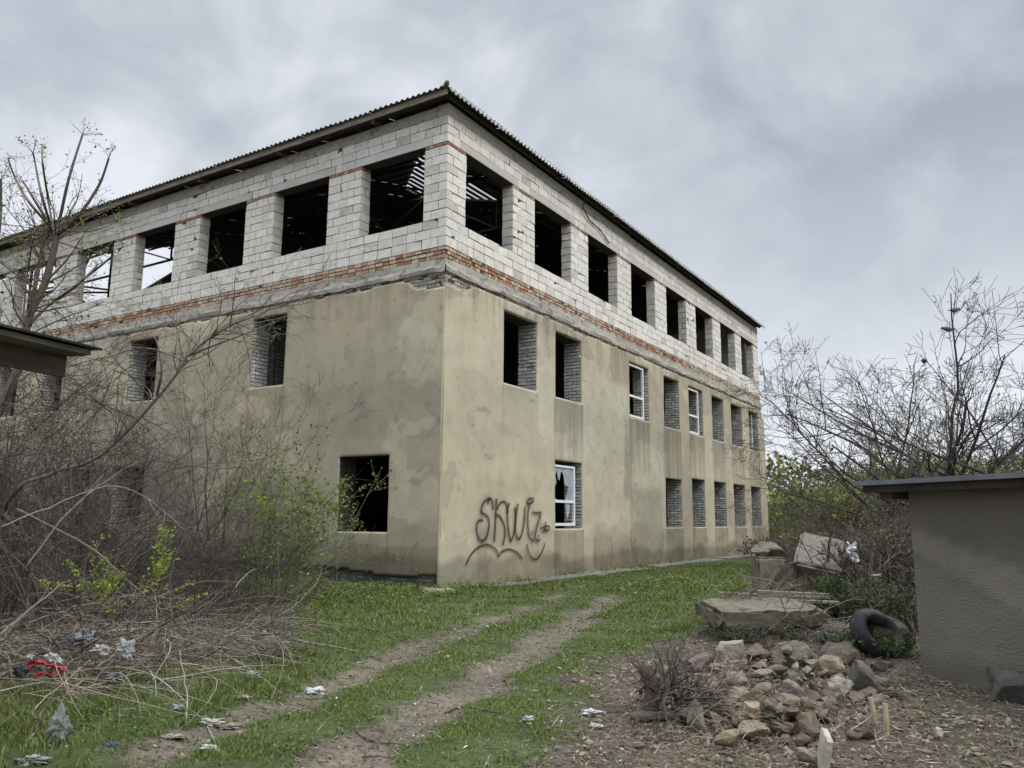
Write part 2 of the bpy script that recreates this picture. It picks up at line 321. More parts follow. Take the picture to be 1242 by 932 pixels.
def masonry(mb, P, s0, s1, courses, holes, d, dep, colf, blen, gap=0.010, off0=0.0, drop=None):
    """courses = [(z0, z1)]"""
    for k, (z0, z1) in enumerate(courses):
        zc = (z0+z1)/2; segs = [(s0, s1)]
        for h in holes:
            if h[2]-0.01 < zc < h[3]+0.001:
                ns = []
                for a, b in segs:
                    if h[1] <= a or h[0] >= b: ns.append((a, b)); continue
                    if h[0] > a: ns.append((a, h[0]))
                    if h[1] < b: ns.append((h[1], b))
                segs = ns
        for a, b in segs:
            x = a; first = True
            while x < b-0.02:
                L = blen*random.uniform(0.96, 1.04)
                if first: L = blen*(0.52 if (k+int(off0)) % 2 else 1.0); first = False
                elif random.random() < 0.06: L *= 0.55
                x1 = min(b, x+L)
                if b-x1 < 0.28*blen: x1 = b
                if not (drop and drop((x+x1)/2, zc)):
                    g = gap*random.uniform(0.8, 1.9)
                    chipbox(mb, P, x+g/2, x1-g/2, z0+g/2, z1-g/2+random.uniform(-0.002, 0.002), d+random.uniform(-0.004, 0.004), dep, colf((x+x1)/2, zc))
                x = x1
# lower wall core and upper wall core (mortar coloured, bricks stand proud of it)
for nm, P, Lg, s_in, fl in (('R', PR, LR, 0.0, False), ('L', PL, LL, 0.0, True)):
    hl = holesR_low if nm == 'R' else holesL_low; hu = holesR_up if nm == 'R' else holesL_up
    s0l = 0.0 if nm == 'R' else 0.5; s0u = 0.0 if nm == 'R' else 0.3
    mb = MB(); core(mb, P, s0l, Lg, -0.3, Z['pl']-0.02, 0.0, 0.5, hl, (0.9, 0.88, 0.82)); mb.build('masonry_wall', M['mortar'], bld, fl)
    mb = MB(); core(mb, P, s0u if nm == 'L' else 0.012, Lg-0.012, Z['ring'], Z['top']-0.25, 0.012, 0.3, hu); mb.build('masonry_wall', M['mortar'], bld, fl)
# far, unseen walls and floors
mb = MB()
mb.box((LR-0.5, 0.5, -0.3), (LR, LL, Z['top']), (1, 1, 1)); mb.box((0.5, LL-0.5, -0.3), (LR-0.5, LL, Z['top']), (1, 1, 1))
mb.build('masonry_wall', M['block'], bld)
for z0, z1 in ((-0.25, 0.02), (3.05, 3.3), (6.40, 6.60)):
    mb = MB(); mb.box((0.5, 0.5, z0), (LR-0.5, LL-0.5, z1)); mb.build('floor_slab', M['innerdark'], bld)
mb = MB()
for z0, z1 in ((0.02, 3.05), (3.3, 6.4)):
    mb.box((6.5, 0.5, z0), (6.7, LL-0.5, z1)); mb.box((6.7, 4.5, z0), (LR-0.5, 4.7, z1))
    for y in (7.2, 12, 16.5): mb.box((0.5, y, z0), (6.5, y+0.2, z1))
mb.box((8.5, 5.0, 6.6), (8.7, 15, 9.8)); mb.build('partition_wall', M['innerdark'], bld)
# bricks of the reveals and the inner partition seen through the window
def grey(lo=0.34, hi=0.52):
    def f(s, z):
        v = random.uniform(lo, hi); return (v, v*0.985, v*0.94)
    return f
def courses(z0, z1, h):
    n = max(1, round((z1-z0)/h)); st = (z1-z0)/n; return [(z0+i*st, z0+(i+1)*st) for i in range(n)]
M['silicate'] = mat('silicate_brick', (0.82, 0.82, 0.82), (1.1, 1.1, 1.1), 9, 0.93, 0.7, 50, 0.008)
def reveal(P, s, z0, z1, dep, side, bh=0.088, bl=0.25, lo=0.42, hi=0.66, d0=0.0):
    mb = MB(); PP = lambda a, d, z: P(s-side*d, a, z)
    masonry(mb, PP, d0, d0+dep, courses(z0, z1, bh), [], 0.012, -0.014, grey(lo, hi), bl, 0.014)
    return mb
jb = MB()
def merge(a, b): o = len(a.v); a.v += b.v; a.f += [tuple(i+o for i in f) for f in b.f]; a.c += b.c
for n, a, b in WR1: reveal(PR, b, 1.13, 2.78 if n != 'd' else 2.68, 0.5, 1).build('window_reveal', M['silicate'], bld)
for n, a, b in WR2: reveal(PR, b, Z['s2'], Z['t2'], 0.5, 1).build('window_reveal', M['silicate'], bld)
jb = MB()
for a, b in WL1[1:]: reveal(PL, b, 1.07, 2.63, 0.5, 1).build('window_reveal', M['silicate'], bld, True)
for a, b in WL2: reveal(PL, b, 4.36, 6.05, 0.5, 1).build('window_reveal', M['silicate'], bld, True)
# brick-lined pier behind the first upper window of the short side
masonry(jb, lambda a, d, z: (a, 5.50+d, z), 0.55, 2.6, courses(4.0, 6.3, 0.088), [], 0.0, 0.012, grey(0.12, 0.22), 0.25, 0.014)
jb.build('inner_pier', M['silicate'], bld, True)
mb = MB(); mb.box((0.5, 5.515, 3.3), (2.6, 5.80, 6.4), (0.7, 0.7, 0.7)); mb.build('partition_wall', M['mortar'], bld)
# plaster skins with their stains: fine grid, colours are dirt, damp, repairs and painted plant shade at lower left
def plaster(P, Lg, holes, seed, flip, base, name):
    xs = sorted({-0.03, Lg+0.03} | {h[0] for h in holes} | {h[1] for h in holes}); zs = sorted({-0.12, Z['pl']} | {h[2] for h in holes} | {h[3] for h in holes})
    def sub(a, st):
        o = [a[0]]
        for p, q in zip(a[:-1], a[1:]):
            n = max(1, int(math.ceil((q-p)/st))); o += list(np.linspace(p, q, n+1)[1:])
        return np.array(o)
    gx_, gz_ = sub(xs, 0.05), sub(zs, 0.05)
    S, ZZ = np.meshgrid(gx_, gz_)
    c = np.ones(S.shape)*1.0
    c *= 0.90+0.20*fbm(S*0.55+seed, ZZ*0.55, seed)+0.10*(fbm(S*3, ZZ*3, seed+3)-0.5)
    warm = fbm(S*0.35, ZZ*0.45, seed+7)
    # large irregular damp patches with a hard tide line
    f = fbm(S*0.38+4, ZZ*0.62, seed+11, 5)
    c *= 1-0.17*sstep(0.535, 0.555, f); c *= 1+0.07*sstep(0.40, 0.37, f)
    tide = np.exp(-((f-0.548)/0.006)**2); c *= 1-0.26*tide*fbm(S*2, ZZ*2, seed+5)
    # damp base
    bz = 0.42+0.5*(fbm(S*0.9, ZZ*0.1, seed+13)-0.3)
    c *= 1-0.42*sstep(bz+0.12, bz-0.12, ZZ)*(0.7+0.5*fbm(S*3, ZZ*3, seed+14))
    b2 = 1.0+1.3*(fbm(S*0.5, ZZ*0.0+3, seed+15)-0.5); c *= 1-0.12*sstep(b2+0.05, b2-0.05, ZZ)
    # run-off under the sills
    streak = fbm(S*9, ZZ*0.35, seed+21, 4); st2 = fbm(S*22, ZZ*0.5, seed+22, 3)
    for a, b, z0, z1 in holes:
        inx = sstep(a-0.10, a+0.02, S)*sstep(b+0.12, b+0.0, S)
        ln = np.clip((z0-ZZ)/(0.9+1.7*streak), 0, 1); m = inx*(ZZ < z0)*(1-ln)**0.8
        k = 0.45 if (z0 > 3 and seed == 1) else 0.38
        if seed == 1 and a < 4: k *= 0.35
        if seed != 1: k *= 0.35
        c *= 1-k*m*(0.45+0.9*streak)
        ed = np.exp(-((S-a+0.02)/0.03)**2)+np.exp(-((S-b-0.02)/0.035)**2); c *= 1-0.34*ed*(ZZ < z0)*np.exp(-(z0-ZZ)/0.9)*(0.4+st2)
        c *= 1-0.10*np.exp(-(((S-(a+b)/2)/(0.55*(b-a)))**6))*np.exp(-((ZZ-z1-0.04)/0.05)**2)
    # streaks from the ledge
    c *= 1-0.34*sstep(1.1, 0.0, (Z['pl']-ZZ)/(0.15+1.2*sstep(0.45, 0.8, streak)))*(0.35+0.65*streak)*(0.55 if seed != 1 else 1)
    if seed == 1:
        # a long damp column by the end of the blank bay and a dark run below window B
        for sc, w, z0, z1, k in ((8.55, 0.75, 5.2, 6.4, 0.30), (7.2, 0.6, 0, 1.1, 0.30), (10.3, 1.2, 0, 2.4, 0.22), (8.6, 0.9, 0.0, 0.9, 0.25), (1.5, 0.25, 0, 1.3, 0.22), (12.0, 0.3, 2.3, 4.3, 0.22), (9.0, 0.35, 1.9, 4.3, 0.28)):
            wv = w*(0.7+0.6*fbm(ZZ*1.2, S*0+sc, 51)); e_ = sstep(wv, wv-0.10, np.abs(S-sc+0.3*(fbm(ZZ*0.9, S*0+sc*3, 52)-0.5)))
            c *= 1-k*e_*sstep(z0-0.1, z0+0.15, ZZ)*sstep(z1+0.1, z1-0.25, ZZ+0.3*(streak-0.5))*(0.6+0.7*streak)
    else:
        edge = 2.95+0.35*(fbm(S*0.8, ZZ*0, 61)-0.5); c *= 1-0.10*sstep(edge, edge+0.04, ZZ)*sstep(4.3, 4.1, ZZ+0.6*(fbm(S*0.7, ZZ*0, 62)-0.5))*sstep(4.2, 3.0, S)
        edge = 0.85+0.1*(fbm(S*2, ZZ*0, 63)-0.5); c *= 1-0.26*sstep(edge, edge-0.05, ZZ)
        c *= 1-0.66*sstep(2.4, 5.4, S)*sstep(3.6, 0.6, ZZ+1.2*(fbm(S*0.6, ZZ*0.6, 64)-0.5))*(0.6+0.5*streak)  # shade of the vegetation painted over the lower left of this wall
        c *= 1-0.35*sstep(6.5, 9, S)*sstep(5.9, 2.5, ZZ)  # the same painted shade, reaching higher towards the far left
    # hairline cracks
    for q in range(5):
        f2 = fbm(S*0.5+q*9.1, ZZ*0.5+q*3.3, seed+71+q, 4); c *= 1-0.34*np.exp(-((f2-0.52)/0.0020)**2)*sstep(0.5, 0.62, fbm(S*0.3, ZZ*0.3, seed+90+q))
    c = c[..., None]*np.array(base)
    g = (warm[..., None]-0.5)*np.array([0.030, 0.0, -0.035]); c = np.clip(c+g*c*4, 0.01, 0.9)
    moss = (sstep(0.35, 0.0, ZZ)*0.5*fbm(S*4, ZZ*4, seed+33))[..., None]; c = c*(1-moss)+c*np.array([0.55, 0.68, 0.42])*moss
    dz = -0.03+0.016*(fbm(S*0.8, ZZ*0.8, seed+41)-0.5)*2
    if seed == 1: dz = dz-0.09*sstep(LR-0.35, LR-0.05, S)*sstep(Z['pl']-0.15, Z['pl']-0.75, ZZ)
    nx_, nz_ = len(gx_), len(gz_); ii = np.arange(nx_*nz_).reshape(nz_, nx_)
    cs = (S[:-1, :-1]+S[1:, 1:])/2; cz = (ZZ[:-1, :-1]+ZZ[1:, 1:])/2; keep = np.ones(cs.shape, bool)
    for a, b, z0, z1 in holes: keep &= ~((cs > a) & (cs < b) & (cz > z0) & (cz < z1))
    top = Z['pl']-0.05-0.10*fbm(cs*1.7, cs*0, seed+81)-0.20*sstep(0.9, 0.4, np.abs(cs-0.2))*(1 if seed == 1 else 1.2)
    keep &= cz < top
    if seed != 1: keep &= ~(cz < 0.20+0.16*(fbm(cs*1.5, cs*0, 83)-0.2)+0.06*sstep(1, 4, cs))
    dS = cs
    q = np.stack([ii[:-1, :-1], ii[:-1, 1:], ii[1:, 1:], ii[1:, :-1]], -1)[keep]
    used = np.unique(q); remap = -np.ones(nx_*nz_, int); remap[used] = np.arange(len(used))
    if P is PR: V = np.stack([S, dz, ZZ], -1)
    else: V = np.stack([dz, S, ZZ], -1)
    V = V.reshape(-1, 3)[used]; q = remap[q]
    if flip: q = q[:, ::-1]
    # give the sheet its thickness where it ends (openings, broken top and bottom)
    E = {}
    for f4 in q:
        for i in range(4):
            a, b = int(f4[i]), int(f4[(i+1) % 4])
            if (b, a) in E: del E[(b, a)]
            else: E[(a, b)] = 1
    nb = len(V); bi = {}; ex = []; fx = []
    for (a, b) in E:
        for t_ in (a, b):
            if t_ not in bi:
                bi[t_] = nb+len(ex); v = V[t_].copy(); v[1 if P is PR else 0] = 0.012; ex.append(v)
        fx.append((b, a, bi[a], bi[b]))
    cc = c.reshape(-1, 3)[used]; ce = np.array([cc[t_]*0.8 for t_ in bi])
    V = np.vstack([V, np.array(ex)]); q = np.vstack([q, np.array(fx)]); cc = np.vstack([cc, ce])
    return npmesh('plaster', V, q, M['plaster'], cc, bld)
plaster(PR, LR, holesR_low, 1, False, (0.475, 0.425, 0.312), 'plaster')
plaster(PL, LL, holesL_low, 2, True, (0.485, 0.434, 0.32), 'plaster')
# old pale bricks showing at the broken plaster top and bottom
mb = MB(); masonry(mb, PR, 0.0, LR, courses(5.92, Z['pl'], 0.075), holesR_low, -0.004, 0.02, lambda s, z: tint((1, 0.93, 0.78), 0.30, 0.5), 0.22, 0.012)
mb.build('old_brickwork', M['redbrick'], bld)
mb = MB(); masonry(mb, PL, 0.0, LL, courses(5.95, Z['pl'], 0.075), holesL_low, -0.004, 0.02, lambda s, z: tint((1, 0.93, 0.78), 0.26, 0.42), 0.22, 0.012)
masonry(mb, PL, 0.0, LL, courses(-0.1, 0.5, 0.075), [], -0.004, 0.02, lambda s, z: tint((1, 0.93, 0.82), 0.05, 0.16), 0.22, 0.02)
mb.build('old_brickwork', M['redbrick'], bld, True)
# ring of rough concrete between the storeys
def ledge(P, Lg, flip, s_start, seed):
    n = int(Lg/0.08); mb = MB(); prof = [(0.0, Z['pl']-0.03), (-0.050, Z['pl']-0.02), (-0.055, Z['pl']+0.06), (-0.028, Z['pl']+0.13), (-0.012, Z['ring']), (0.25, Z['ring'])]
    V = []; F = []; C = []
    for i in range(n+1):
        s = s_start+(Lg-s_start)*i/n
        for j, (d, z) in enumerate(prof):
            nd_ = (float(fbm(np.array(s*2.1), np.array(j*0.9), seed, 4))-0.5); nz_ = (float(fbm(np.array(s*3.1), np.array(j*1.3+5), seed+2, 4))-0.5)
            V.append(P(s, d+nd_*0.06*(j in (1, 2, 3)), z+nz_*0.10*(j in (1, 2, 3)))); v = 1.0+0.75*float(fbm(np.array(s*1.5), np.array(j*2.0), seed+4)); C.append((v, v, v*0.98))
    m = len(prof)
    for i in range(n):
        for j in range(m-1): F.append((i*m+j, (i+1)*m+j, (i+1)*m+j+1, i*m+j+1))
    mb.v, mb.f, mb.c = V, F, C; mb.build('concrete_ledge', M['conc'], bld, not flip)
ledge(PR, LR+0.02, False, -0.03, 201); ledge(PL, LL, True, -0.03, 210)
mb = MB(); mb.box((0.02, 0.02, Z['pl']-0.02), (LR-0.01, 0.5, Z['ring']-0.004)); mb.box((0.02, 0.5, Z['pl']-0.02), (0.5, LL, Z['ring']-0.004)); mb.build('ring_beam', M['conc'], bld)
# orange and buff brick courses
def bcol(s, z):
    o = vnoise(np.array(s*0.45+3), np.array(2.0), 301)
    if random.random() < 0.10+0.75*float(o)**2: return tint((0.42, 0.225, 0.135), 0.8, 1.15)
    return tint((0.54, 0.44, 0.335), 0.75, 1.15)
for P, Lg, fl in ((PR, LR, False), (PL, LL, True)):
    mb = MB(); masonry(mb, P, 0.0, Lg, courses(Z['ring'], Z['blk']-0.02, 0.088), [], -0.004, 0.02, bcol, 0.125 if P is PR else 0.2, 0.016, drop=lambda s, z: random.random() < 0.03); 
    mb.build('brick_band', M['redbrick'], bld, fl)
    ops = UR if P is PR else UL; holes = []
    for pa, pb in zip([0.0]+[b for a, b in ops], [a for a, b in ops]+[Lg]):
      pc = MB(); masonry(pc, P, pa, pb, [(Z['br'], Z['li'])], holes, -0.003, 0.02, lambda s, z: tint(((0.40, 0.20, 0.12) if random.random() < 0.75 else (0.45, 0.38, 0.29)), 0.8, 1.15), 0.14, 0.014)
      pc.build('brick_course', M['redbrick'], bld, fl)
# white blocks
def wcol(s, z):
    v = random.uniform(0.92, 1.06)*(0.95+0.1*float(vnoise(np.array(s*0.8), np.array(z*1.3), 311)))
    if random.random() < 0.10: v *= random.uniform(0.72, 0.88)
    w = random.uniform(-0.02, 0.02); return (v*(1+w), v, v*(0.985-w))
lintR = [(a-0.22, b+0.22, Z['li']-0.001, Z['l2']) for a, b in UR]; lintL = [(a-0.2, b+0.2, Z['li']-0.001, Z['l2']) for a, b in UL]
for P, Lg, fl, hol, lint in ((PR, LR, False, holesR_up, lintR), (PL, LL, True, holesL_up, lintL)):
    mb = MB()
    cs = [(Z['blk']-0.02 if i == 0 else Z['blk']+0.2*i, Z['blk']+0.2*(i+1)) for i in range(11)]
    masonry(mb, P, 0.0, Lg, cs, hol, 0.0, 0.02, wcol, 0.40 if P is PR else 0.41, 0.011, 0 if P is PR else 1)
    masonry(mb, P, 0.0, Lg, [(Z['li']+0.2*i, Z['li']+0.2*(i+1)) for i in range(3)], lint, 0.0, 0.02, wcol, 0.40, 0.011, 1 if P is PR else 0)
    mb.build('block_wall', M['block'], bld, fl)
    # jambs and sills of the openings
    for a, b, z0, z1 in hol:
        mb = MB()
        masonry(mb, lambda q, d, z: P(b-d, q, z), 0.0, 0.30, [(Z['s3']+0.2*i, Z['s3']+0.2*(i+1)) for i in range(8)], [], 0.010, -0.012, wcol, 0.40 if random.random() < 0.5 else 0.3, 0.011)
        merge_l = MB()
        masonry(merge_l, lambda q, d, z: P(a+d, q, z), 0.0, 0.30, [(Z['s3']+0.2*i, Z['s3']+0.2*(i+1)) for i in range(8)], [], 0.010, -0.012, wcol, 0.3, 0.011)
        masonry(mb, lambda q, d, z: P(b-d, q, z), 0.0, 0.30, [(Z['br'], Z['li']-0.004)], [], 0.012, -0.014, lambda s, z: tint((0.55, 0.35, 0.25), 0.8, 1.1), 0.14, 0.011)
        mb.build('window_reveal', M['block'], bld, fl); merge_l.build('window_reveal', M['block'], bld, fl)
    for a, b, z0, z1 in lint:
        mb = MB(); v = random.uniform(0.86, 1.05)
        p, q = P(a+0.008, -0.006, z0+0.006), P(min(b, Lg-0.01)-0.008, 0.29, z1-0.008)
        lo = tuple(min(i, j) for i, j in zip(p, q)); hi = tuple(max(i, j) for i, j in zip(p, q)); mb.box(lo, hi, (v, v, v*0.99)); mb.build('lintel', M['lintel'], bld)
# cast concrete capping
mb = MB(); n = int(LR/0.25)
for P, Lg, s0 in ((PR, LR, 0.0), (PL, LL, 0.31)):
    s = s0
    while s < Lg:
        e_ = min(Lg, s+random.uniform(1.6, 3.2)); v = random.uniform(1.25, 1.6); p, q = P(s, random.uniform(-0.012, 0.004), Z['rb']+0.003), P(e_, 0.30, Z['top']+random.uniform(-0.02, 0.02))
        lo = tuple(min(i, j) for i, j in zip(p, q)); hi = tuple(max(i, j) for i, j in zip(p, q)); mb.box(lo, hi, (v, v, v)); s = e_
mb.build('ring_beam', M['conc'], bld)
# end face of the wall seen edge-on keeps its own small return of blocks
# ---- roof
SL = math.tan(math.radians(14)); ZE = 10.17; OX, OY = 0.36, 0.21      # overhangs on the short and long side
def roofz(x, y): return ZE+SL*min(x+OX, y+OY, LR+OY-x, LL+OX-y)
def corr(mb, u0, u1, v0, v1, ax, lim, jag=True):
    """a rectangular corrugated sheet; u along the eave, v up the slope (horizontal measure); ax 0 = long facade, 1 = short facade"""
    st = 0.15/6; n = int(round((u1-u0)/st)); V = []; F = []; C = []
    tone = random.uniform(0.75, 1.15); dv = random.uniform(-0.03, 0.02); lift = random.uniform(0.0, 0.012)
    rows = [v0-0.06+dv, (v0+v1)/2, v1+0.04]
    m = 0
    for i in range(n+1):
        u = u0+i*st
        a = [max(r, 0.0-0.06) for r in rows]; top = lim(u)
        a = [min(r, top) for r in a]
        for k, v in enumerate(a):
            z = ZE+SL*v+0.026*math.sin(2*math.pi*u/0.15)+lift+(0.010 if k == 0 else 0)
            V.append((u, v-OY, z) if ax == 0 else (v-OX, u, z)); C.append((tone, tone, tone*0.98))
    for i in range(n):
        for k in range(2):
            f = (i*3+k, (i+1)*3+k, (i+1)*3+k+1, i*3+k+1); F.append(f)
    mb.add([], []); o = len(mb.v); mb.v += V; mb.f += [tuple(i+o for i in f) for f in F]; mb.c += C
mb = MB(); W_ = 1.05; u = -OX
limR = lambda u: max(-0.05, min(u+OX, LR+OY-u, (LL+OX+OY)/2)); limL = lambda u: max(-0.05, min(u+OY, LL+OX-u, 11.5))
while u < LR+OY:
    v = 0.0
    while v < 11.7:
        hole = (2.0 < u < 6.4 and 3.2 < v < 6.6) or (random.random() < 0.0)
        if not hole and max(limR(u), limR(min(u+W_, LR+OY))) > v: corr(mb, u, min(u+W_, LR+OY), v, v+1.65, 0, limR)
        v += 1.65
    u += W_
mb.build('roof', M['slate'], bld)
mb = MB(); u = -OY
while u < LL+OX:
    v = 0.0
    while v < 11.6:
        if max(limL(u), limL(min(u+W_, LL+OX))) > v and not (3.6 < u < 6.2 and 1.6 < v < 3.2 and False): corr(mb, u, min(u+W_, LL+OX), v, v+1.65, 1, limL)
        v += 1.65
    u += W_
mb.build('roof', M['slate'], bld, True)
# far slopes, with the sheets gone from the corner beyond the left openings
mb = MB()
def rp_(x, y): return (x, y, roofz(x, y)-0.02)
NX, NY = 48, 48
for i in range(NX):
    for j in range(NY):
        x0 = -OX+(LR+OX+OY)*i/NX; x1 = -OX+(LR+OX+OY)*(i+1)/NX; y0 = -OY+(LL+OX+OY)*j/NY; y1 = -OY+(LL+OX+OY)*(j+1)/NY; cx, cy = (x0+x1)/2, (y0+y1)/2
        dL, dR, dB, dF = cx+OX, cy+OY, LR+OY-cx, LL+OX-cy; m_ = min(dL, dR, dB, dF)
        mf = min(dB, dF)
        if mf > min(dL, dR)+0.9: continue
        if dF <= dB and cx < 6.9 and dF < 6.2: continue
        mb.quad([rp_(x0, y0), rp_(x1, y0), rp_(x1, y1), rp_(x0, y1)], (0.6, 0.6, 0.6))
mb.build('roof', M['slate'], bld)
# hanging corrugated trim along the long side, scalloped along its lower edge
mb = MB(); u = -OX+0.05
while u < LR+OY-0.02:
    u1 = min(u+1.05, LR+OY); n = int((u1-u)/0.025); V = []; F = []; hgt = 0.18+random.uniform(-0.02, 0.02); tn = random.uniform(1.5, 2.0)
    for i in range(n+1):
        x = u+i*(u1-u)/n; w = 0.022*math.sin(2*math.pi*x/0.15)
        for k, (dy, dz) in enumerate(((0.04, 0.085), (-0.12, -hgt*0.75))): V.append((x, -OY+dy-w*0.5, ZE+dz+0.02+w*(1.0 if k else 0.25)))
    for i in range(n): F.append((i*2, i*2+2, i*2+3, i*2+1))
    mb.add(V, F, (tn, tn, tn)); u = u1
mb.build('eave_trim', M['slate'], bld)
# fascia board and rafters
mb = MB(); y = -OY+0.02
while y < LL:
    y1 = min(LL+0.3, y+random.uniform(3.2, 4.6)); t = random.uniform(-0.012, 0.012)
    mb.bar((-OX+0.06+t, y, ZE-0.055+t), (-OX+0.06-t, y1-0.01, ZE-0.055-t), 0.03, 0.13, (2.3, 2.3, 2.3)); y = y1
mb.build('fascia_board', M['greywood'], bld)
x = 0.2
while x < LR: mb = MB(); mb.bar((x, -OY+0.08, ZE-0.01), (x, 1.2, ZE-0.01+SL*1.12), 0.05, 0.10); mb.build('rafter', M['darkwood'], bld); x += 0.9
mb = MB(); mb.bar((-OX+0.2, -OY+0.12, ZE-0.05), (LR+0.1, -OY+0.12, ZE-0.05), 0.06, 0.08); mb.build('eave_purlin', M['darkwood'], bld)
y = 1.9
while y < LL: mb = MB(); mb.bar((-OX+0.08, y, ZE-0.12), (1.2, y, ZE-0.12+SL*1.1), 0.09, 0.16, (1.3, 1.3, 1.3)); mb.build('rafter', M['darkwood'], bld); y += 3.0
# soffit boards
mb = MB(); mb.box((-OX+0.10, -OY+0.10, ZE-0.035), (0.0, LL, ZE-0.015)); mb.box((-OX+0.1, -OY+0.10, ZE-0.03), (LR+0.2, 0.0, ZE-0.012)); mb.build('soffit', M['darkwood'], bld)
# battens
mb = MB(); v = 0.3
while v < 11.6:
    z = ZE+SL*v-0.065; mb.bar((-OX+v, v-OY, z), (LR+OY-v, v-OY, z), 0.11, 0.03); v += 0.32 if 3 < v < 7 else 0.5
v = 0.3
while v < 11.6:
    z = ZE+SL*v-0.067; mb.bar((v-OX, v-OY, z), (v-OX, LL+OX-v, z), 0.05, 0.05); v += 0.5
mb.build('roof_batten', M['darkwood'], bld)
for x in (3.4, 6.6, 9.8, 13.0, 16.2, 19.4):        # steel trusses across the plan
    mb = MB(); zc = Z['top']-0.06; n = 8; ys = [0.3+i*(LL-0.6)/n for i in range(n+1)]
    mb.bar((x, 0.2, zc), (x, LL-0.2, zc), 0.06, 0.06)
    for i in range(n+1):
        zt = roofz(x, ys[i])-0.16
        if zt > zc+0.1: mb.bar((x, ys[i], zc), (x, ys[i], zt), 0.05, 0.05)
        if i < n:
            z2 = roofz(x, ys[i+1])-0.16; mb.bar((x, ys[i], zt), (x, ys[i+1], z2), 0.06, 0.06)
            if i % 2: mb.bar((x, ys[i], zc), (x, ys[i+1], z2), 0.05, 0.05)
            else: mb.bar((x, ys[i], zt), (x, ys[i+1], zc), 0.05, 0.05)
    mb.build('roof_truss', M['steel'], bld)
# posts and braces standing in the open part behind the left openings
mb = MB()
for a, b in (((2.6, 16.4, 6.6), (2.6, 16.4, 10.6)), ((4.0, 18.6, 6.6), (4.0, 18.6, 10.4)), ((1.6, 19.6, 6.6), (1.6, 19.6, 10.3)), ((0.6, 14.0, 9.5), (3.2, 19.6, 9.9)), ((0.6, 19.5, 8.9), (5.2, 17.2, 9.7)), ((0.8, 17.0, 9.8), (4.4, 19.8, 8.6)), ((2.0, 21.0, 10.0), (4.6, 17.0, 9.4))): mb.bar(a, b, 0.06, 0.06)
for a, b in (((3.2, 2.2, 6.6), (1.0, 4.4, 9.9)), ((3.4, 1.4, 6.6), (5.0, 0.8, 9.9)), ((1.4, 3.0, 6.6), (2.8, 5.4, 9.9))): mb.bar(a, b, 0.06, 0.06)
mb.build('steel_brace', M['steel'], bld)
# knob of the hip cap at the corner
mb = MB(); mb.tube([Vector((-OX-0.07, -OY-0.07, ZE+0.05)), Vector((-OX+0.06, -OY+0.06, ZE+0.09)), Vector((-OX+1.5, -OY+1.5, ZE+0.09+SL*1.5))], [0.045, 0.06, 0.055], 8); mb.build('hip_cap', M['slate'], bld, smooth=True)
# ---- plastic window frames
def pvc(s0, s1, z0, z1, full, d=0.01, glass=None, mid=0.4):
    zm = z0+(z1-z0)*mid; w = 0.065
    mb = MB(); S1 = s1
    f = lambda a, b, c, e, dd=0.0: mb.box((a, d+dd, c), (b, d+0.06+dd, e))
    f(s0, S1, z0, z0+w); f(s0, S1, z1-w*0.8, z1); f(S1-w, S1, z0+w, z1-w*0.8); f(s0, s0+w, z0+w, z1-w*0.8); f(s0+w, S1-w, zm-w/2, zm+w/2, 0.004)
    fr = mb.build('window', M['pvc'], bld)
    return fr
glassm = mat('dusty_glass', (0.5, 0.55, 0.6), (0.7, 0.75, 0.8), 6, 0.25, alpha=0.42, spec=0.5)
fC = pvc(9.13, 10.28, 4.38, 5.98, True); fE = pvc(14.22, 15.32, 4.38, 5.97, True); fb = pvc(4.50, 5.68, 1.20, 2.68, True)
mb = MB(); mb.box((22.5, 0.1, 4.5), (22.57, 0.16, 5.95)); mb.build('window', M['pvc'], bld)
def pane(polys, parent, d=0.035):
    mb = MB()
    for pl in polys:
        n = len(pl); vs = [(x, d, z) for x, z in pl]+[(x, d+0.005, z) for x, z in pl]
        fs = [tuple(range(n)), tuple(reversed(range(n, 2*n)))]+[(i, (i+1) % n, n+(i+1) % n, n+i) for i in range(n)]
        mb.add(vs, fs)
    return mb.build('pane', glassm, parent)
pane([[(4.57, 2.62), (4.57, 2.22), (4.66, 2.12), (4.75, 2.25), (4.70, 2.42), (4.77, 2.55), (4.84, 2.33), (4.90, 2.30), (4.97, 2.50), (5.04, 2.52), (5.10, 2.45), (5.18, 2.20), (5.36, 2.17), (5.40, 1.9), (5.44, 1.55), (5.28, 1.36), (5.20, 1.8), (5.60, 1.85), (5.61, 2.62)],
      [(4.57, 1.86), (4.57, 1.90), (4.61, 1.92), (4.66, 1.83), (4.72, 1.86), (4.78, 1.83), (4.8, 1.81), (4.57, 1.81)],
      [(5.20, 1.81), (5.20, 1.86), (5.35, 2.0), (5.45, 2.2), (5.61, 2.17), (5.61, 1.81)]], fb)
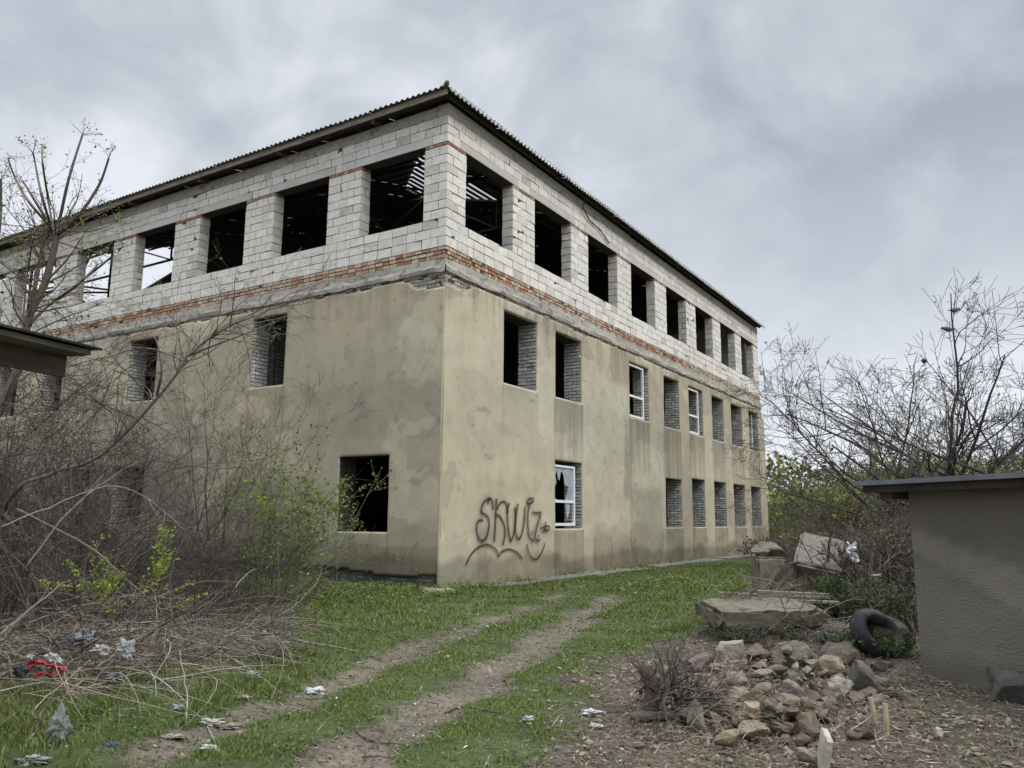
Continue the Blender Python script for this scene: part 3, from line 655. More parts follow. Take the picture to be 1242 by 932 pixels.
# little white lump on a sill
# ---- graffiti in strokes on the plaster, traced on the wall plane
GS = [  # in a 1118x932 view of region x560..680 y590..690
 [(352, 265), (350, 195), (338, 150), (315, 138), (288, 150), (250, 178), (232, 215), (222, 270), (225, 298), (262, 318), (292, 350), (310, 410), (303, 490), (285, 560), (255, 602), (222, 615), (195, 590), (178, 545), (168, 490), (172, 430), (190, 390), (220, 378), (238, 395)],
 [(290, 190), (300, 160), (322, 140)],
 [(392, 135), (386, 230), (382, 330), (378, 440), (372, 540), (366, 625)],
 [(400, 260), (415, 215), (440, 185), (470, 172), (498, 190), (512, 240), (514, 300)],
 [(384, 322), (420, 335), (452, 380), (478, 440), (488, 520), (478, 600), (460, 665)],
 [(535, 185), (520, 240), (514, 330), (520, 430), (530, 520), (545, 600), (556, 612), (580, 560), (595, 480), (604, 400), (606, 320), (598, 235)],
 [(635, 195), (618, 290), (606, 400), (605, 500), (620, 570), (640, 595), (665, 570), (690, 490), (702, 400), (710, 310), (716, 225)],
 [(765, 210), (748, 300), (744, 400), (748, 480), (762, 560), (790, 605), (815, 610)],
 [(745, 200), (738, 172), (755, 145), (785, 135), (805, 150), (798, 175), (770, 195), (745, 200)],
 [(792, 293), (850, 302), (890, 300), (878, 360), (852, 440), (832, 530), (826, 590), (850, 615), (885, 598)],
 [(795, 510), (798, 535)], [(862, 550), (866, 575)],
 [(942, 400), (945, 450), (940, 480), (910, 515)], [(890, 475), (925, 460), (955, 450), (980, 455), (985, 480), (968, 500), (945, 488)], [(925, 480), (950, 515)],
 [(45, 885), (75, 815), (120, 745), (180, 690), (240, 663), (300, 665), (350, 690), (390, 730), (413, 790), (440, 745), (500, 715), (560, 718), (620, 750), (660, 795), (678, 830)],
 [(735, 650), (742, 710), (762, 770), (790, 810), (820, 825), (860, 805), (900, 745), (922, 690), (932, 640)]]
def catmull(P, k=6):
    o = []
    for i in range(len(P)-1):
        p0 = P[max(i-1, 0)]; p1 = P[i]; p2 = P[i+1]; p3 = P[min(i+2, len(P)-1)]
        for j in range(k):
            t = j/k; o.append(0.5*((2*p1)+(p2-p0)*t+(2*p0-5*p1+4*p2-p3)*t*t+(3*p1-p0-3*p2+p3)*t**3))
    o.append(P[-1]); return o
def ribbon(mb, pts, hw, d, cols):
    m = len(pts); V = []; 
    for i in range(m):
        t = pts[min(i+1, m-1)]-pts[max(i-1, 0)]; n_ = Vector((-t.y, t.x)).normalized() if t.length > 1e-9 else Vector((0, 1))
        w = hw*(0.85+0.3*random.random())
        for k in (-1, 0, 1): q = pts[i]+n_*(w*k); V.append((q.x, d, q.y))
    o = len(mb.v); mb.v += V; mb.c += [(0, 0, 0) if j % 3 != 1 else cols for j in range(len(V))]
    for i in range(m-1):
        for k in (0, 1): mb.f.append((o+i*3+k, o+(i+1)*3+k, o+(i+1)*3+k+1, o+i*3+k+1))
def softspray(name, colr):
    m = bpy.data.materials.new(name); m.use_nodes = True; t = m.node_tree; n = t.nodes; L = t.links; b = n['Principled BSDF']
    b.inputs['Base Color'].default_value = (*colr, 1); b.inputs['Roughness'].default_value = 0.85; b.inputs['Specular IOR Level'].default_value = 0.2
    a = n.new('ShaderNodeVertexColor'); a.layer_name = 'Col'; s_ = n.new('ShaderNodeSeparateColor'); L.new(a.outputs[0], s_.inputs[0])
    nz = n.new('ShaderNodeTexNoise'); nz.inputs['Scale'].default_value = 60; tc_ = n.new('ShaderNodeTexCoord'); L.new(tc_.outputs['Object'], nz.inputs[0])
    mu = n.new('ShaderNodeMath'); mu.operation = 'MULTIPLY'; L.new(s_.outputs[0], mu.inputs[0])
    mr = n.new('ShaderNodeMapRange'); mr.inputs[1].default_value = 0.3; mr.inputs[2].default_value = 0.6; mr.inputs[3].default_value = 0.7; mr.inputs[4].default_value = 1.25; L.new(nz.outputs[0], mr.inputs[0]); L.new(mr.outputs[0], mu.inputs[1])
    L.new(mu.outputs[0], b.inputs['Alpha']); return m
gm = MB(); gl = MB()
for kk, st in enumerate(GS):
    P_ = [Vector(W2R(560+x/9.317, 590+y/9.317, -0.05)) for x, y in st]
    ribbon(gm, catmull(P_, 7), 0.038, -0.058-0.0006*kk, (0.92, 0, 0))
    if kk < 10: ribbon(gl, catmull(P_, 3), 0.17, -0.050-0.0005*kk, (0.16, 0, 0))
gm.build('graffiti', softspray('dark_spray', (0.022, 0.02, 0.018)), bld); gl.build('graffiti', softspray('overspray', (0.12, 0.10, 0.13)), bld)
# loose cable under the eave
cb = MB(); cb.tube([Vector(v) for v in ((5.9, -0.36, 10.0), (6.0, -0.10, 9.80), (6.5, -0.04, 9.6), (7.2, -0.04, 9.52), (7.8, -0.05, 9.30))], [0.018]*5, 5); cb.build('cable', M['rubber'], bld)
# ------------------------------------------------------------------ sheds
def slab_strip():
    mb = MB(); s = 1.2
    while s < 22:
        L = random.uniform(1.2, 2.6); v = random.uniform(0.55, 0.85)
        a = random.uniform(0.62, 0.72); mb.box((s, -a, -0.12), (s+L-0.02, -0.02, 0.035+random.uniform(-0.01, 0.015)), (v, v, v), jit=0.012); s += L
    return mb.build('pavement', M['conc'], None)
sp_ = slab_strip(); sp_.matrix_world = BM; tag(sp_, 'cracked narrow concrete strip along the foot of the long wall', kind='structure')
# right: low stuccoed shed
A = Vector((3.51, 7.15, 0)); Bv = Vector((3.82, 6.27, 0)); dW = (Bv-A).normalized(); nW = Vector((dW.y, -dW.x, 0))  # nW points left, out of the wall
if nW.x > 0: nW = -nW
sh = empty('shed', A); tag(sh, 'low grey stucco shed with a flat overhanging roof at the right edge', 'shed')
ang = math.atan2(dW.y, dW.x); SM = Matrix.Rotation(ang, 4, 'Z')      # local x runs along the wall towards the camera
sgn = 1 if (SM.to_3x3() @ Vector((0, 1, 0))).dot(nW) > 0 else -1      # local y*sgn = outwards
mb = MB(); n = 60; mz = 30; Hs = 1.62; V = []; F = []
for i in range(n+1):
    for j in range(mz+1):
        x = 2.6*i/n; z = -0.25+(Hs+0.25)*j/mz; w = 0.018*(fbm(np.array(x*2.2), np.array(z*3), 5)-0.5)
        V.append((x, sgn*float(w), z))
for i in range(n):
    for j in range(mz): a = i*(mz+1)+j; F.append((a, a+mz+1, a+mz+2, a+1))
cs = []
for v in V:
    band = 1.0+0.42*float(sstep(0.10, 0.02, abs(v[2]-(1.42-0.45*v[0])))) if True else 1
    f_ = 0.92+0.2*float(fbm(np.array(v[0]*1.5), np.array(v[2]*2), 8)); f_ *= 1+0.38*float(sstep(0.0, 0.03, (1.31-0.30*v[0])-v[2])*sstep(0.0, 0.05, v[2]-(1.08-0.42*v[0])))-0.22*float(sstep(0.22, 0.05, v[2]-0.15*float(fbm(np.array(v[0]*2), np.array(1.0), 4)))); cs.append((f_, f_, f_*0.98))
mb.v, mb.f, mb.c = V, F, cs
Dp = 3.0
for q in ([(0, 0, -0.25), (0, -sgn*Dp, -0.25), (0, -sgn*Dp, Hs), (0, 0, Hs)], [(2.6, 0, -0.25), (2.6, -sgn*Dp, -0.25), (2.6, -sgn*Dp, Hs), (2.6, 0, Hs)], [(0, -sgn*Dp, -0.25), (2.6, -sgn*Dp, -0.25), (2.6, -sgn*Dp, Hs), (0, -sgn*Dp, Hs)], [(0, 0, Hs), (2.6, 0, Hs), (2.6, -sgn*Dp, Hs), (0, -sgn*Dp, Hs)]): mb.quad(q)
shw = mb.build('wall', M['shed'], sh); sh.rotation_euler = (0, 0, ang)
mb = MB(); mb.box((-0.34, -Dp-0.2, Hs+0.045) if sgn > 0 else (-0.34, -0.30, Hs+0.045), (2.9, 0.30, Hs+0.085) if sgn > 0 else (2.9, Dp+0.2, Hs+0.085)); mb.build('roof', M['metalroof'], sh)
mb = MB(); mb.box((-0.25, min(sgn*0.24, 0.01), Hs-0.035), (2.8, max(sgn*0.24, 0.01), Hs+0.043)) if False else None
mb = MB(); mb.bar((-0.10, sgn*0.16, Hs-0.02), (-0.10, -sgn*Dp, Hs-0.02), 0.14, 0.11); mb.build('roof_beam', M['darkwood'], sh)
mb = MB(); mb.bar((-0.30, sgn*0.2, Hs+0.012), (2.8, sgn*0.2, Hs+0.012), 0.05, 0.06)
mb.build('rafter', M['darkwood'], sh)
# left: plank canopy whose eave comes in from the edge of the frame
E0 = Vector((-3.0, 3.2, 2.29)); E1 = Vector((-2.42, 4.55, 2.27)); ed = (E1-E0).normalized(); pn = Vector((-ed.y, ed.x, 0)).normalized()
ca = empty('lean_to_roof', Vector((E1.x, E1.y, 0))); tag(ca, 'old plank lean-to roof with a grey fascia board, jutting in at the left edge', 'roof')
rel = lambda p: p-Vector((E1.x, E1.y, 0))
mb = MB(); L_ = (E1-E0).length+0.9; w = 0.0
while w < 1.9:
    ww = random.uniform(0.13, 0.18); o_ = random.uniform(-0.03, 0.03); a = rel(E1)+pn*(w+ww/2)+Vector((0, 0, 0.06*w))+ed*o_; b = a-ed*L_
    mb.bar(a, b, ww-0.008, 0.028, (random.uniform(0.7, 1.1),)*3); w += ww
mb.build('roof_plank', M['greywood'], ca)
mb = MB(); a = rel(E1)+pn*0.2-ed*0.0+Vector((0, 0, 0.025)); mb.v = []; 
p0 = rel(E1)+pn*-0.03+ed*0.03+Vector((0, 0, 0.022)); p1 = p0-ed*(L_+0.05); p2 = p1+pn*2.0+Vector((0, 0, 0.12)); p3 = p0+pn*2.0+Vector((0, 0, 0.12)); u_ = Vector((0, 0, 0.012))
mb.add([tuple(v) for v in (p0, p1, p2, p3, p0+u_, p1+u_, p2+u_, p3+u_)], [(0, 3, 2, 1), (4, 5, 6, 7), (0, 1, 5, 4), (1, 2, 6, 5), (2, 3, 7, 6), (3, 0, 4, 7)], (0.5, 0.5, 0.5)); mb.build('roofing_felt', M['rubber'], ca)
mb = MB(); a = rel(E1)+pn*0.18-ed*0.04+Vector((0, 0, -0.075)); mb.bar(a, a-ed*L_, 0.03, 0.125, (0.5, 0.45, 0.40)); mb.build('fascia_board', M['greywood'], ca)
for t in (0.25, 1.0, 1.7): mb = MB(); a = rel(E1)+pn*0.26-ed*t+Vector((0, 0, -0.04)); mb.bar(a, a+pn*1.9+Vector((0, 0, 0.10)), 0.06, 0.09); mb.build('rafter', M['darkwood'], ca)
for t in (0.35, 2.2):
    a = rel(E1)+pn*1.75-ed*t; mb = MB(); mb.bar(Vector((a.x, a.y, -0.2)), Vector((a.x, a.y, 2.38)), 0.11, 0.11, (1, 1, 1), Vector((1, 0, 0))); mb.build('post', M['greywood'], ca)
# ------------------------------------------------------------------ rocks and rubble
import bmesh
def rockmesh(sx, sy, sz, seed, sub=3, cuts=9, rough=0.05, flat=0.75):
    rnd = random.Random(seed); bm = bmesh.new(); bmesh.ops.create_icosphere(bm, subdivisions=sub, radius=1.0)
    pl = []
    for _ in range(cuts): v = Vector((rnd.gauss(0, 1), rnd.gauss(0, 1), rnd.gauss(0, 1))).normalized(); pl.append((v, rnd.uniform(0.45, flat)))
    vs = []
    ox = rnd.uniform(0, 99)
    for v in bm.verts:
        p = v.co.copy()
        for n_, d_ in pl:
            k = p.dot(n_)
            if k > d_: p -= n_*(k-d_)
        vs.append(p)
    a = np.array([tuple(p) for p in vs]); nz = fbm(a[:, 0]*2.5+ox, a[:, 1]*2.5+a[:, 2]*1.7, seed, 4)-0.5
    a = a*(1+rough*4*nz[:, None]); m = a.max(0)-a.min(0); a = a/m*np.array([sx, sy, sz]); a[:, 2] -= a[:, 2].min()
    fs = [tuple(v.index for v in f.verts) for f in bm.faces]; bm.free(); return a, fs
def rock(name, loc, size, seed, col, rz=0, tilt=(0, 0), label=None, cat='stone', group=None, sink=0.25, sub=3, cuts=9, rough=0.05, mat_=None, flat=0.75):
    a, fs = rockmesh(*size, seed, sub, cuts, rough, flat); mb = MB(); cc = np.clip(0.8+0.5*(vnoise(a[:, 0]/size[0]*3, a[:, 1]/size[1]*3+a[:, 2]*5, seed)), 0, 2)
    mb.v = [tuple(v) for v in a]; mb.f = fs; mb.c = [tuple(c*k for c in col) for k in cc]
    o = mb.build(name, mat_ or M['rock']); z = ghs(loc[0], loc[1])+(loc[2] if len(loc) > 2 else 0)
    o.location = (loc[0], loc[1], z-size[2]*sink); o.rotation_euler = (tilt[0], tilt[1], rz)
    tag(o, label, cat, group); return o
def slabmesh(lx, ly, lz, seed, chip=0.03, step=0.05):
    """broken concrete block: subdivided box with eroded edges"""
    nx_, ny_, nz_ = [max(2, int(l/step)) for l in (lx, ly, lz)]
    bm = bmesh.new(); bmesh.ops.create_cube(bm, size=1.0); bmesh.ops.subdivide_edges(bm, edges=bm.edges[:], cuts=min(14, max(nx_, ny_, nz_)//1), use_grid_fill=True)
    a = np.array([tuple(v.co) for v in bm.verts]); fs = [tuple(v.index for v in f.verts) for f in bm.faces]; bm.free()
    p = a*np.array([lx, ly, lz]); q = np.abs(a)*2; ed = np.sort(q, 1); e2 = ed[:, 1]; e3 = ed[:, 0]
    nz = fbm(p[:, 0]*7+seed, p[:, 1]*7+p[:, 2]*5, seed, 4)
    er = chip*sstep(0.82, 1.0, e2)*(0.3+1.8*nz) + chip*0.5*(nz-0.5)
    sg = np.sign(p); p = p-sg*er[:, None]*np.minimum(1, np.array([1, 1, 1])); p[:, 2] -= p[:, 2].min(); return p, fs
def slab(name, loc, size, seed, col, rz, tilt, label, cat, chip=0.03, mat_=None, zoff=0.0, holes=False):
    a, fs = slabmesh(*size, seed, chip); mb = MB(); k = 0.75+0.5*fbm(a[:, 0]*5, a[:, 1]*5+a[:, 2]*4, seed+2)
    mb.v = [tuple(v) for v in a]; mb.f = fs; mb.c = [tuple(c*q for c in col) for q in k]; o = mb.build(name, mat_ or M['conc'])
    o.location = (loc[0], loc[1], ghs(loc[0], loc[1])+zoff); o.rotation_euler = (tilt[0], tilt[1], rz); tag(o, label, cat); return o
def gp(px, py, lift=0.0):     # pixel -> ground point on the real terrain
    z = 0.0
    for _ in range(6): p = G(px, py, z); z = ghs(p.x, p.y)+lift
    return Vector((p.x, p.y, z))
grey_c = (0.20, 0.18, 0.15); tan_c = (0.25, 0.218, 0.17); brn_c = (0.145, 0.115, 0.092); red_c = (0.150, 0.118, 0.10)
# big pieces in the debris heap
bs = slab('concrete_slab', (2.83, 9.45), (1.25, 1.0, 0.20), 5, (0.52, 0.47, 0.40), 0.06, (0.05, -0.02), 'broken rough concrete slab propped level in front of the weathered planks', 'concrete slab', 0.10, zoff=0.05)
slab('concrete_block', (2.48, 9.4), (0.3, 0.5, 0.26), 15, (0.5, 0.5, 0.48), 0.3, (0, 0), 'dark block propping up the rough concrete slab', 'concrete block', 0.03, zoff=-0.06)
slab('concrete_block', (3.2, 9.5), (0.34, 0.6, 0.26), 16, (0.55, 0.4, 0.35), 0.2, (0, 0), 'reddish block under the right end of the rough slab', 'concrete block', 0.03, zoff=-0.06)
for i, (px, py, L, rz, lab) in enumerate(((958, 727, 1.15, -0.10, 'weathered board lying on the slab, nearest the front'), (938, 721, 1.35, -0.16, 'longest grey board behind the slab, its left end sticking out'), (962, 718, 0.9, -0.05, 'short split board lying furthest back on the slab'))):
    p = G(px, py, 0.40+0.03*i); a = Vector((math.cos(rz), math.sin(rz), 0.0)); mb = MB(); q0 = p-a*(L/2); q1 = p+a*(L/2)+Vector((0, 0, -0.03))
    mb.bar(q0-p, q1-p, 0.12, 0.028, (1.2, 1.15, 1.1)); o = mb.build('plank', M['greywood']); o.location = p; tag(o, lab, 'plank')
# upright pillar stub with a rough crown
p = gp(932, 722); hh = 0.62*1.0
dpt = p.y
pil = empty('concrete_pillar_stub', p); tag(pil, 'upright brown pillar stub with a crumbling rounded top beside the grass', 'pillar')
def scaled(px0, px1, y): return abs(D(px1, 700, y).x-D(px0, 700, y).x)
wp = scaled(915, 957, dpt); top = D(932, 658, dpt).z-p.z
a, fs = slabmesh(wp*0.84, 0.42, top*0.78, 33, 0.03); mb = MB(); mb.v = [tuple(v) for v in a]; mb.f = fs; mb.c = [(0.68, 0.58, 0.52)]*len(a); o = mb.build('shaft', M['conc'], pil, loc=(0.02, 0, -0.05))
a, fs = rockmesh(wp*0.98, 0.48, top*0.40, 34, 4, 10, 0.09, 0.8); mb = MB(); mb.v = [tuple(v) for v in a]; mb.f = fs; mb.c = [(0.20, 0.175, 0.15)]*len(a); mb.build('rubble_cap', M['rock'], pil, loc=(-0.03, 0.02, top*0.62))
# tilted big block
q = D(993, 672, 12.4); bsz = scaled(962, 1024, 12.4)
slab('concrete_block', (q.x, q.y), (bsz*0.88, 0.70, 0.34), 41, (0.66, 0.61, 0.58), -0.45, (0.75, 0.20), 'large tilted pale concrete block leaning on twigs behind the planks', 'concrete block', 0.03, zoff=max(0.0, q.z-ghs(q.x, q.y)-0.20))
rock('earth_heap', (q.x+0.1, q.y+0.1), (1.5, 1.2, max(0.3, q.z-ghs(q.x, q.y)-0.02)), 77, (0.10, 0.085, 0.065), 0, (0, 0), 'dark heap of earth and roots under the tilted concrete block', 'earth heap', sink=0.1, rough=0.09, flat=1.0)
slab('concrete_beam', tuple(G(1088, 722, 0.25))[:2], (1.0, 0.22, 0.16), 51, (1.0, 0.98, 0.95), 0.10, (0.0, 0.02), 'grey concrete beam lying beside the shed corner behind the tyre', 'concrete beam', 0.012, zoff=0.22)
slab('concrete_block', tuple(G(1088, 724, 0.2))[:2], (0.7, 0.3, 0.3), 52, (0.35, 0.33, 0.30), 0.0, (0.0, 0.0), 'dark block underneath the beam beside the shed', 'concrete block', 0.03, zoff=-0.08)
# flat slab at the building corner
p = gp(531, 720); slab('paving_slab', (p.x, p.y), (0.55, 0.42, 0.09), 61, (1.7, 1.65, 1.5), 0.1, (0.0, 0.0), 'small pale flat slab lying in the grass at the foot of the building corner', 'slab', 0.015, zoff=-0.01)
# tyre
def tyre(name, px, py, R, r, tilt, rz, label):
    mb = MB(); n = 112; prof = []
    for k in range(16):
        a = 2*math.pi*k/16; c, s = math.cos(a), math.sin(a)
        rr = r*(1.0 if c > -0.2 else 0.55); prof.append((R-r*0.9+c*rr*0.95, s*r*0.92*(1 if c > -0.6 else 0.8)))
    V = []; 
    for i in range(n):
        a = 2*math.pi*i/n; tread = 0.014 if (i//1) % 2 else 0
        for k, (ra, z) in enumerate(prof):
            rr = ra-(tread if k in (14, 15, 0, 1, 2) else 0); V.append((math.cos(a)*rr, math.sin(a)*rr, z))
    F = [(i*16+k, ((i+1) % n)*16+k, ((i+1) % n)*16+(k+1) % 16, i*16+(k+1) % 16) for i in range(n) for k in range(16)]
    mb.add(V, F); o = mb.build(name, M['rubber'], smooth=True); p = D(px, py, 8.0); o.location = p; o.rotation_euler = (tilt, 0, rz); tag(o, label, 'tyre'); return o
ty = tyre('car_tyre', 1064, 771, 0.275, 0.098, math.radians(54), math.radians(22), 'black car tyre leaning against the weeds by the shed corner')
rock('stone', (ty.location.x+0.12, ty.location.y+0.25, 0.0), (0.6, 0.5, 0.42), 91, (0.10, 0.085, 0.07), 0, (0, 0), 'dark earth clod holding up the tyre from behind', 'clod', rough=0.08, flat=1.0)
mb = MB(); c0 = D(1020, 765, 8.4); mb.tube([Vector((math.cos(a)*0.20, math.sin(a)*0.13, 0.03*math.sin(3*a))) for a in np.linspace(0, 5.6, 26)], [0.028]*26, 8); o = mb.build('rubber_hose', M['rubber'], smooth=True); o.location = (c0.x, c0.y, ghs(c0.x, c0.y)+0.05); tag(o, 'coil of black rubber hose half hidden in weeds left of the tyre', 'hose')
# named stones: px, py of base centre, width px, height px, colour, label
ST = [(795, 809, 36, 0, grey_c, ''),
 (884, 808, 36, 26, (0.42, 0.37, 0.28), 'pale angular stone at the top left of the rubble pile'), (922, 806, 34, 22, (0.42, 0.30, 0.20), 'orange-tan sloping stone next to the pale angular one'),
 (940, 798, 20, 14, (0.46, 0.37, 0.20), 'small yellow stone on the crest of the rubble'), (972, 812, 38, 28, (0.28, 0.24, 0.18), 'wide brown stone on the crest below the planks'),
 (952, 796, 22, 16, (0.30, 0.20, 0.16), 'reddish small stone between the yellow one and the wide brown one'), (963, 838, 30, 34, (0.30, 0.27, 0.24), 'long flat grey stone leaning diagonally in the middle of the pile'),
 (940, 818, 18, 24, (0.27, 0.25, 0.22), 'upright grey lump above the diagonal flat stone'),
 (850, 814, 42, 22, (0.22, 0.165, 0.15), 'large smooth purplish-brown stone at the left end of the rubble'), (894, 826, 28, 14, (0.34, 0.30, 0.22), 'flat olive stone under the pale angular one'),
 (1018, 808, 52, 26, (0.27, 0.225, 0.165), 'broad round-topped boulder left of the tyre'), (1006, 822, 34, 24, (0.36, 0.27, 0.185), 'orange-mottled block below the round-topped boulder'),
 (1018, 838, 38, 18, (0.44, 0.42, 0.38), 'white-faced broken slab piece below the mottled block'), (1052, 842, 36, 36, (0.185, 0.18, 0.155), 'grey-green triangular stone standing in front of the tyre'),
 (912, 876, 34, 22, (0.44, 0.34, 0.18), 'yellow-brown stone with a dark hollow at the front of the pile'), (888, 846, 16, 14, (0.34, 0.31, 0.14), 'mossy yellow-green small stone in the left half of the pile'),
 (945, 868, 24, 14, (0.36, 0.31, 0.23), 'tan flat stone right of the hollow yellow-brown one'), (844, 886, 24, 34, (0.27, 0.235, 0.18), 'pointed tooth-shaped stone at the front left of the pile'),
 (928, 848, 30, 18, (0.32, 0.29, 0.25), 'squarish grey stone in the centre of the pile'), (906, 842, 24, 18, (0.22, 0.19, 0.17), 'dark brown stone left of the centre of the pile'),
 (950, 852, 40, 20, (0.24, 0.205, 0.165), 'long brown stone lying low in the centre right of the pile'), (985, 868, 24, 18, (0.36, 0.32, 0.26), 'pale stone at the right foot of the pile'),
 (1000, 862, 26, 16, (0.25, 0.24, 0.19), 'greenish stone at the right foot of the pile'), (1066, 856, 22, 12, (0.27, 0.25, 0.22), 'grey stone behind the two cut stakes'),
 (1226, 852, 52, 34, (0.145, 0.135, 0.12), 'dark boulder against the shed wall at the right edge'), (1138, 897, 14, 12, (0.50, 0.47, 0.42), 'lone white stone on the ground in front of the shed'),
 (1224, 880, 9, 8, (0.45, 0.42, 0.37), 'small white stone near the right edge'), (976, 918, 24, 10, (0.30, 0.27, 0.23), 'flat stone on the bare earth left of the upright slab'),
 (1010, 835, 24, 16, (0.22, 0.19, 0.17), 'dull brown stone under the white-faced slab piece')]
ZP = {}
for i, (px, py, w, h, c, lab) in enumerate(ST[1:]):
    p = gp(px, py); sc = scaled(px, px+w, p.y); hz_ = (p-Vector((0, 0, EYE))).length*h/FPX*1.12
    rock('stone', (p.x, p.y), (sc*0.98, sc*random.uniform(0.7, 0.95), hz_*1.12), 400+i, tuple(0.72*(0.58*x+0.42*sum(c)/3) for x in c), random.uniform(-0.5, 0.5), (random.uniform(-0.15, 0.15), random.uniform(-0.15, 0.15)), lab, sink=0.22, sub=4, cuts=random.randint(10, 16), rough=0.09, flat=0.56)
# nameless rubble
for i in range(330):
    u = random.gauss(0, 1); px = 935+u*66; py = 843+random.gauss(0, 22)-0.05*(px-935)
    if not (775 < px < 1110 and 795 < py < 905): continue
    p = gp(px, py, 0.05); s_ = random.choice((0.04, 0.06, 0.08, 0.10, 0.13)); ci = random.randrange(6); base = (grey_c, tan_c, brn_c, red_c, brn_c, grey_c)[ci]
    where = ('at the left end of the rubble' if px < 865 else 'in the left half of the rubble' if px < 920 else 'in the middle of the rubble' if px < 965 else 'in the right half of the rubble' if px < 1020 else 'at the right end of the rubble')+(', towards the back' if py < 832 else ', towards the front' if py > 858 else ', halfway down')
    lab = ('tiny ' if s_ < 0.05 else 'small ' if s_ < 0.09 else 'fist-sized ')+('grey', 'tan', 'brown', 'reddish', 'brown', 'grey')[ci]+' broken stone '+where
    rock('rubble_stone', (p.x, p.y, random.uniform(0.0, 0.09)*math.exp(-u*u)), (s_*random.uniform(1, 1.5), s_, s_*random.uniform(0.5, 0.9)), 600+i % 17, tint(base, 0.65, 1.1), random.uniform(0, 6), (random.uniform(-0.4, 0.4), random.uniform(-0.4, 0.4)), lab, 'stone', 'small stones of the rubble pile', 0.15, sub=2, cuts=12, flat=0.55)
for i in range(90):
    ri = random.randrange(3); px, py = ((random.uniform(640, 800), random.uniform(790, 860)), (random.uniform(1040, 1240), random.uniform(845, 925)), (random.uniform(700, 1240), random.uniform(860, 930)))[ri]
    lab = 'loose '+('pebble' if (s_ := random.uniform(0.018, 0.05)) < 0.03 else 'stone')+(' on the brown earth left of the stump' if px < 800 else ' on the brown earth below the rubble' if px < 1040 else ' on the brown earth in front of the shed' if px > 1120 else ' on the earth around the cut stakes')+(', nearest the camera' if py > 895 else '')
    p = gp(px, py); rock('loose_stone', (p.x, p.y), (s_*1.4, s_, s_*0.6), 650+i % 13, tint(random.choice((grey_c, tan_c)), 0.8, 1.35), random.uniform(0, 6), (0, 0), lab, 'stone', 'stones scattered on the bare earth', 0.2, sub=2, cuts=7)
nr = np.random.default_rng(4); n = 5200; px_ = 930+nr.normal(0, 1, n)*95; py_ = 848+nr.normal(0, 26, n); ok = (px_ > 740) & (px_ < 1130) & (py_ > 790) & (py_ < 925); V = []; C_ = []
for x, y in zip(px_[ok], py_[ok]):
    p = G(x, y, 0.08); s_ = nr.uniform(0.005, 0.020); V.append((p.x, p.y, s_)); k = nr.uniform(0.5, 1.4); b_ = (grey_c, tan_c, brn_c, red_c)[nr.integers(0, 4)]; C_.append([k*c for c in b_])
V = np.array(V); C_ = np.array(C_); m = len(V); zz = gh(V[:, 0], V[:, 1]); s_ = V[:, 2]; dirs = np.array([[1, 0, 0], [0, 1, 0], [-1, 0, 0], [0, -1, 0], [0, 0, 1.0]])
PV = np.stack([np.stack([V[:, 0]+d[0]*s_*nr.uniform(0.6, 1.5, m), V[:, 1]+d[1]*s_*nr.uniform(0.6, 1.5, m), zz+(d[2]*0.9+0.1)*s_*nr.uniform(0.6, 1.3, m)], 1) for d in dirs], 1).reshape(-1, 3); o_ = np.arange(m)*5
tag(npmesh('rubble_crumbs', PV, np.concatenate([np.stack([o_+a, o_+(a+1) % 4, o_+4], 1) for a in range(4)]), M['rock'], np.repeat(C_, 5, 0)), 'gravel-sized crumbs of brick and mortar between the stones', 'rubble', kind='stuff')
# upright thin slab in the foreground
p = gp(996, 934); us = slab('broken_tile', (p.x, p.y), (0.045, 0.22, 0.24), 71, (1.3, 1.27, 1.15), -0.2, (0.12, 0.16), 'thin grey tile fragment standing on edge at the bottom of the picture', 'tile', 0.006, zoff=-0.04)
rock('stone', tuple(gp(985, 926))[:2], (0.16, 0.14, 0.10), 72, tan_c, 0, (0, 0), 'tan stone leaning on the thin upright tile', 'stone')
# ------------------------------------------------------------------ branching plants
def grow(paths, start, dirv, length, rad, depth, rnd, gravity=0.0, spread=0.6, nseg=5, kink=0.12, kids=(3, 5), minr=0.0015, upb=0.0, ratio=0.62, t0=0.25):
    pts = [start.copy()]; rads = [rad]; d = dirv.normalized(); st = length/nseg
    for i in range(nseg):
        d = (d+Vector((rnd.gauss(0, kink), rnd.gauss(0, kink), rnd.gauss(0, kink)+upb-gravity*(i/nseg)))).normalized()
        pts.append(pts[-1]+d*st); rads.append(max(minr, rad*(1-0.75*(i+1)/nseg)))
    paths.append((pts, rads, depth))
    if depth <= 0: return
    for _ in range(rnd.randint(*kids)):
        t = rnd.uniform(t0, 0.98); k = t*nseg; i = min(nseg-1, int(k)); p = pts[i].lerp(pts[i+1], k-i); dd = (pts[i+1]-pts[i]).normalized()
        side = Vector((rnd.gauss(0, 1), rnd.gauss(0, 1), rnd.gauss(0, 1))); side = (side-dd*side.dot(dd)).normalized()
        nd2 = (dd*rnd.uniform(0.5, 1.0)+side*spread*rnd.uniform(0.6, 1.3)).normalized()
        grow(paths, p, nd2, length*ratio*rnd.uniform(0.6, 1.15)*(1.15-0.5*t), max(minr, rads[i]*0.6), depth-1, rnd, gravity, spread, max(3, nseg-1), kink*1.1, kids, minr, upb, ratio, t0)
def paths_mb(paths, col, thin=0.004, jitter=0.15, lo=-1, hi=99):
    mb = MB()
    for pts, rads, dep in paths:
        if not (lo <= dep <= hi): continue
        n = 6 if rads[0] > 0.02 else (4 if rads[0] > 0.008 else 3); v = random.uniform(1-jitter, 1+jitter); mb.tube(pts, rads, n, tuple(c*v for c in col))
    return mb
